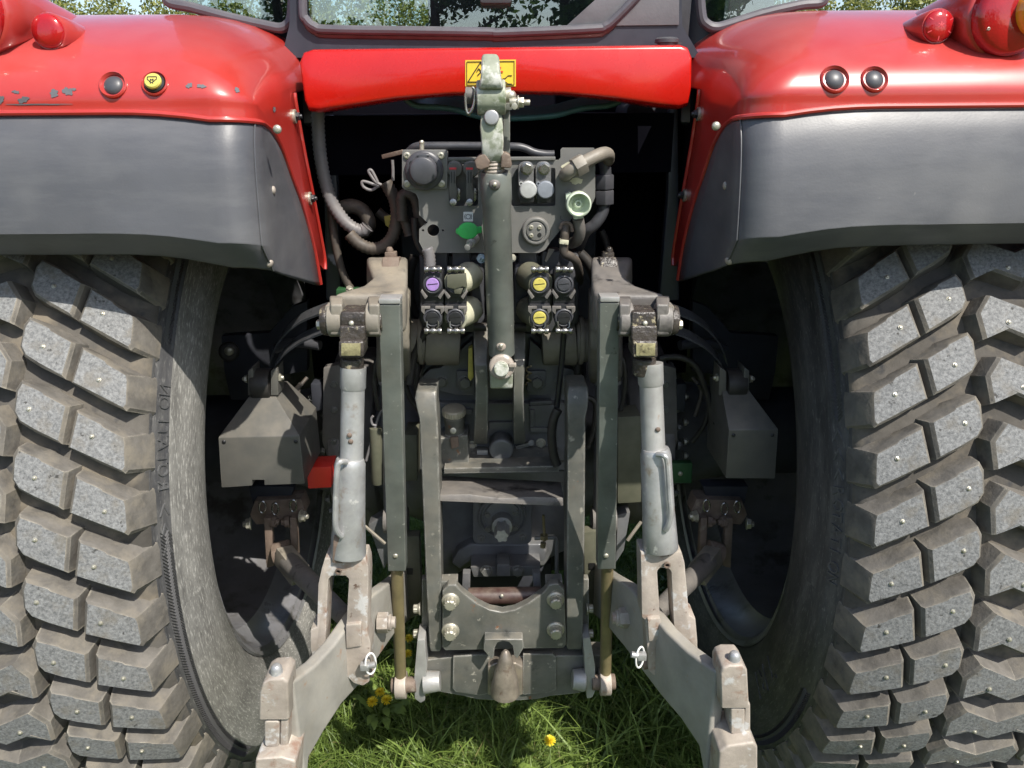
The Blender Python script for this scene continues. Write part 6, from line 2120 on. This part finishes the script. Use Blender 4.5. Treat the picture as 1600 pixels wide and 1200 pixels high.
# ================================================================== dandelions
def dandelion(x, y, h, r, tilt, label):
    T_ = bpy.data.objects.new('dandelion', None)
    col.objects.link(T_)
    T_.location = (x, y, 0)
    WORLD[T_.name] = Matrix.Translation((x, y, 0))
    m = MB()
    top = Vector((x + tilt[0], y + tilt[1], h))
    base = Vector((x, y, 0.0))
    m.sweep([base, base.lerp(top, 0.5) + Vector((0.004, 0, 0.004)), top], 0.0018, 6, res=4)
    st = m.build('stem', 'stem_green', T_)
    n_ = (Vector((tilt[0] * 3, -0.35 + tilt[1] * 2, 1))).normalized()
    m = MB()
    m.lathe(top - n_ * 0.006, n_, [(0.002, -0.004), (r * 0.42, 0.002), (r * 0.42, 0.008)], 10)
    m.build('calyx', 'stem_green', T_)
    F = frame(n_)
    V, Fc, Tn = [], [], []
    for ringi, (nr, rr, el) in enumerate(((16, 1.0, 0.12), (15, 0.86, 0.45), (13, 0.68, 0.8), (9, 0.45, 1.15))):
        for k in range(nr):
            a = 2 * math.pi * k / nr + ringi * 0.4 + random.uniform(-.1, .1)
            e = el + random.uniform(-.12, .12)
            d = Vector((math.cos(a) * math.cos(e), math.sin(a) * math.cos(e), math.sin(e)))
            sd = Vector((-math.sin(a), math.cos(a), 0)) * r * 0.11
            c = Vector((0, 0, 0.002 + ringi * 0.0008))
            q = len(V)
            for pt in (c - sd * 0.5, c + sd * 0.5, c + d * r * rr + sd, c + d * r * rr - sd):
                V.append(top + F @ pt)
            Fc.append((q, q + 1, q + 2, q + 3))
            Tn += [random.uniform(0.1, 0.9)] * 4
    np_mesh('petals', np.array([tuple(v) for v in V]), np.array(Fc), 'petal', np.array(Tn), T_)
    for k in range(4):                                   # toothed leaves lying in the grass
        an = random.uniform(0, 6.28)
        L_ = random.uniform(0.07, 0.11)
        V, Fc, Tn = [], [], []
        for i in range(9):
            f = i / 8
            w_ = (0.004 + 0.011 * f) * (0.55 if i % 2 else 1.0) * (1 if i < 8 else 0.15)
            c = Vector((x + math.cos(an) * L_ * f, y + math.sin(an) * L_ * f, 0.02 + 0.055 * math.sin(f * 2.2)))
            sd = Vector((-math.sin(an), math.cos(an), 0)) * w_
            V += [c - sd + Vector((0, 0, 0.003)), c + sd + Vector((0, 0, 0.003))]
            if i: Fc.append((2 * i - 2, 2 * i - 1, 2 * i + 1, 2 * i))
            Tn += [0.55 + 0.2 * (i % 2)] * 2
        np_mesh('leaf', np.array([tuple(v) for v in V]), np.array(Fc), 'grass_blades', np.array(Tn), T_)
    tag(T_, label, 'dandelion', 'yellow dandelions in the grass')
pmat('stem_green', (0.16, 0.21, 0.07), 0.5, var=0.2, vscale=40)
def ground_hit(u, v, h):
    d = ray(u, v)
    return CAM + d * ((h - CAM.z) / d.z)
for u, v, h, r, tl_, lab in ((594, 1082, 0.10, 0.0150, (0.008, 0), 'rearmost dandelion of the clump of three by the left link'), (582, 1097, 0.09, 0.0165, (-0.01, 0), 'left dandelion of the clump of three by the left link'),
        (604, 1094, 0.09, 0.0160, (0.012, 0), 'right dandelion of the clump of three by the left link'), (639, 998, 0.10, 0.0150, (0.0, 0), 'dandelion half hidden behind the left lift tube, farther one'),
        (637, 1022, 0.09, 0.0150, (0.0, 0), 'dandelion half hidden behind the left lift tube, nearer one'), (859, 1158, 0.15, 0.0155, (0.004, 0.0), 'single dandelion on a pale stem in front of the hitch')):
    p = ground_hit(u, v, h)
    dandelion(p.x - tl_[0], p.y - tl_[1], h, r, tl_, lab)

# ------------------------------------------------------------------ further fittings round the housing
for u, v, r, yy in ((672, 645, 6, 1.638), (900, 648, 6, 1.638), (680, 712, 6, 1.638), (898, 712, 6, 1.638), (757, 640, 5, 1.638), (815, 660, 5, 1.638), (712, 555, 6, 1.655), (858, 555, 6, 1.655)):
    bolt(hs, at(u, v, yy), px(r, yy), kind='hex')
for q in (((690, 640), (738, 640), (738, 648), (690, 648)), ((828, 628), (862, 626), (862, 632), (828, 634)), ((828, 668), (870, 670), (870, 677), (828, 676)), ((828, 640), (836, 640), (836, 668), (828, 668))):
    m, fin = part('casting_rib', 'housing_paint', hs, bev=0.003)
    m.plate(q, YH - 0.032, 0.02)
    fin()
m, fin = part('inspection_cover', 'housing_paint', hs, bev=0.003)
m.plate([(826, 634), (868, 632), (870, 666), (830, 670)], YH - 0.026, 0.012)
fin()
m, fin = part('serial_boss', 'bare_steel', hs, bev=0.001)
m.plate([(745, 704), (762, 704), (762, 711), (745, 711)], 1.612, 0.01)
fin()
hose('leak_hose', [(640, 560), (632, 590), (640, 620), (655, 640)], 4.5, 'black_rubber', None, 1.62)
hose('leak_hose', [(915, 620), (930, 630), (928, 670), (918, 700)], 4.5, 'black_rubber', None, 1.60)
hose('leak_hose', [(905, 395), (925, 420), (935, 470), (925, 510), (905, 520)], 8, 'black_rubber', None, 1.66)
hose('leak_hose', [(648, 400), (640, 430), (642, 470), (655, 500)], 7, 'black_rubber', None, 1.66)
hose('feed_hose', [(940, 360), (950, 390), (948, 430), (960, 450)], 5, 'black_rubber', None, 1.70)
hose('feed_hose', [(590, 330), (610, 345), (640, 350)], 7, 'dusty_hose', None, 1.70)
m, fin = part('cable_tag', 'yellow_plastic', bev=0.001)
m.plate([(600, 338), (612, 336), (611, 358), (602, 352)], 1.68, 0.004)
fin()
for side in (0, 1):
    mm = (lambda u: u) if not side else (lambda u: 1562 - u)
    m, fin = part('ram_cylinder', 'housing_paint', bev=0.003, label=('left' if not side else 'right') + ' lift ram beside the housing')
    m.cyl(at(mm(612), 560, 1.66), at(mm(618), 800, 1.60), px(19, 1.62), n=26)
    rc_ = fin()
    m, fin = part('ram_gland', 'bare_steel', rc_, bev=0.002)
    m.cyl(at(mm(613), 585, 1.655), at(mm(613), 600, 1.652), px(22, 1.62), n=26)
    fin()
    m, fin = part('ram_foot', 'casting_dark', rc_, bev=0.004)
    m.cyl(at(mm(600), 812, 1.60), at(mm(638), 812, 1.60), px(22, 1.6), n=24)
    fin()
    hose('ram_hose', [(mm(604), 575, 1.62), (mm(590), 560, 1.60), (mm(585), 600, 1.60), (mm(592), 640, 1.61)], 4, 'black_rubber')
    m, fin = part('axle_rib', 'casting_dark', ah, bev=0.004)
    m.plate([(mm(u), v) for u, v in ((505, 575), (530, 570), (540, 600), (540, 720), (515, 725), (503, 690))], 1.715, 0.03)
    fin()
    for v in (600, 640, 690):
        bolt(ah, at(mm(522), v, 1.715), 0.009, (0, -1, 0), 'hex', 'bolt_paint')
    for u, v in ((350, 690), (462, 690)) if not side else ((1146, 680), (1207, 680)):
        bolt(TR, at(u, v, 1.47), 0.0042, (0, -1, 0), 'dome', 'black_plastic', 'cover_screw')
    # cables and pipes in the wheel arch
    hose('arch_cable', [(mm(470), 600, 1.66), (mm(455), 625, 1.66), (mm(460), 660, 1.66), (mm(480), 690, 1.68)], 4, 'black_rubber')
    hose('arch_cable', [(mm(480), 590, 1.68), (mm(466), 612, 1.66), (mm(476), 650, 1.66)], 3, 'dusty_hose')
    m, fin = part('arch_panel', 'underbody', bev=0.004)
    m.plate([(mm(u), v) for u, v in ((345, 525), (420, 520), (455, 480), (480, 470), (480, 580), (420, 590), (400, 625), (360, 625), (350, 580))], 1.86, 0.03)
    fin()
    m, fin = part('arch_pipe', 'dark_plastic')
    m.sweep([at(mm(430), 545, 1.80), at(mm(460), 535, 1.78), at(mm(500), 540, 1.76)], 0.012, 12, res=4)
    fin()
    for u, v in ((430, 795), (458, 790), (410, 792)):
        m, fin = part('spring_clip', 'chrome_dark')
        m.sweep([at(mm(u) + 5 * math.cos(t), v + 9 * math.sin(t), 1.585) for t in np.linspace(0, 6.28, 16)[:-1]], 0.0022, 6, closed=True)
        fin()
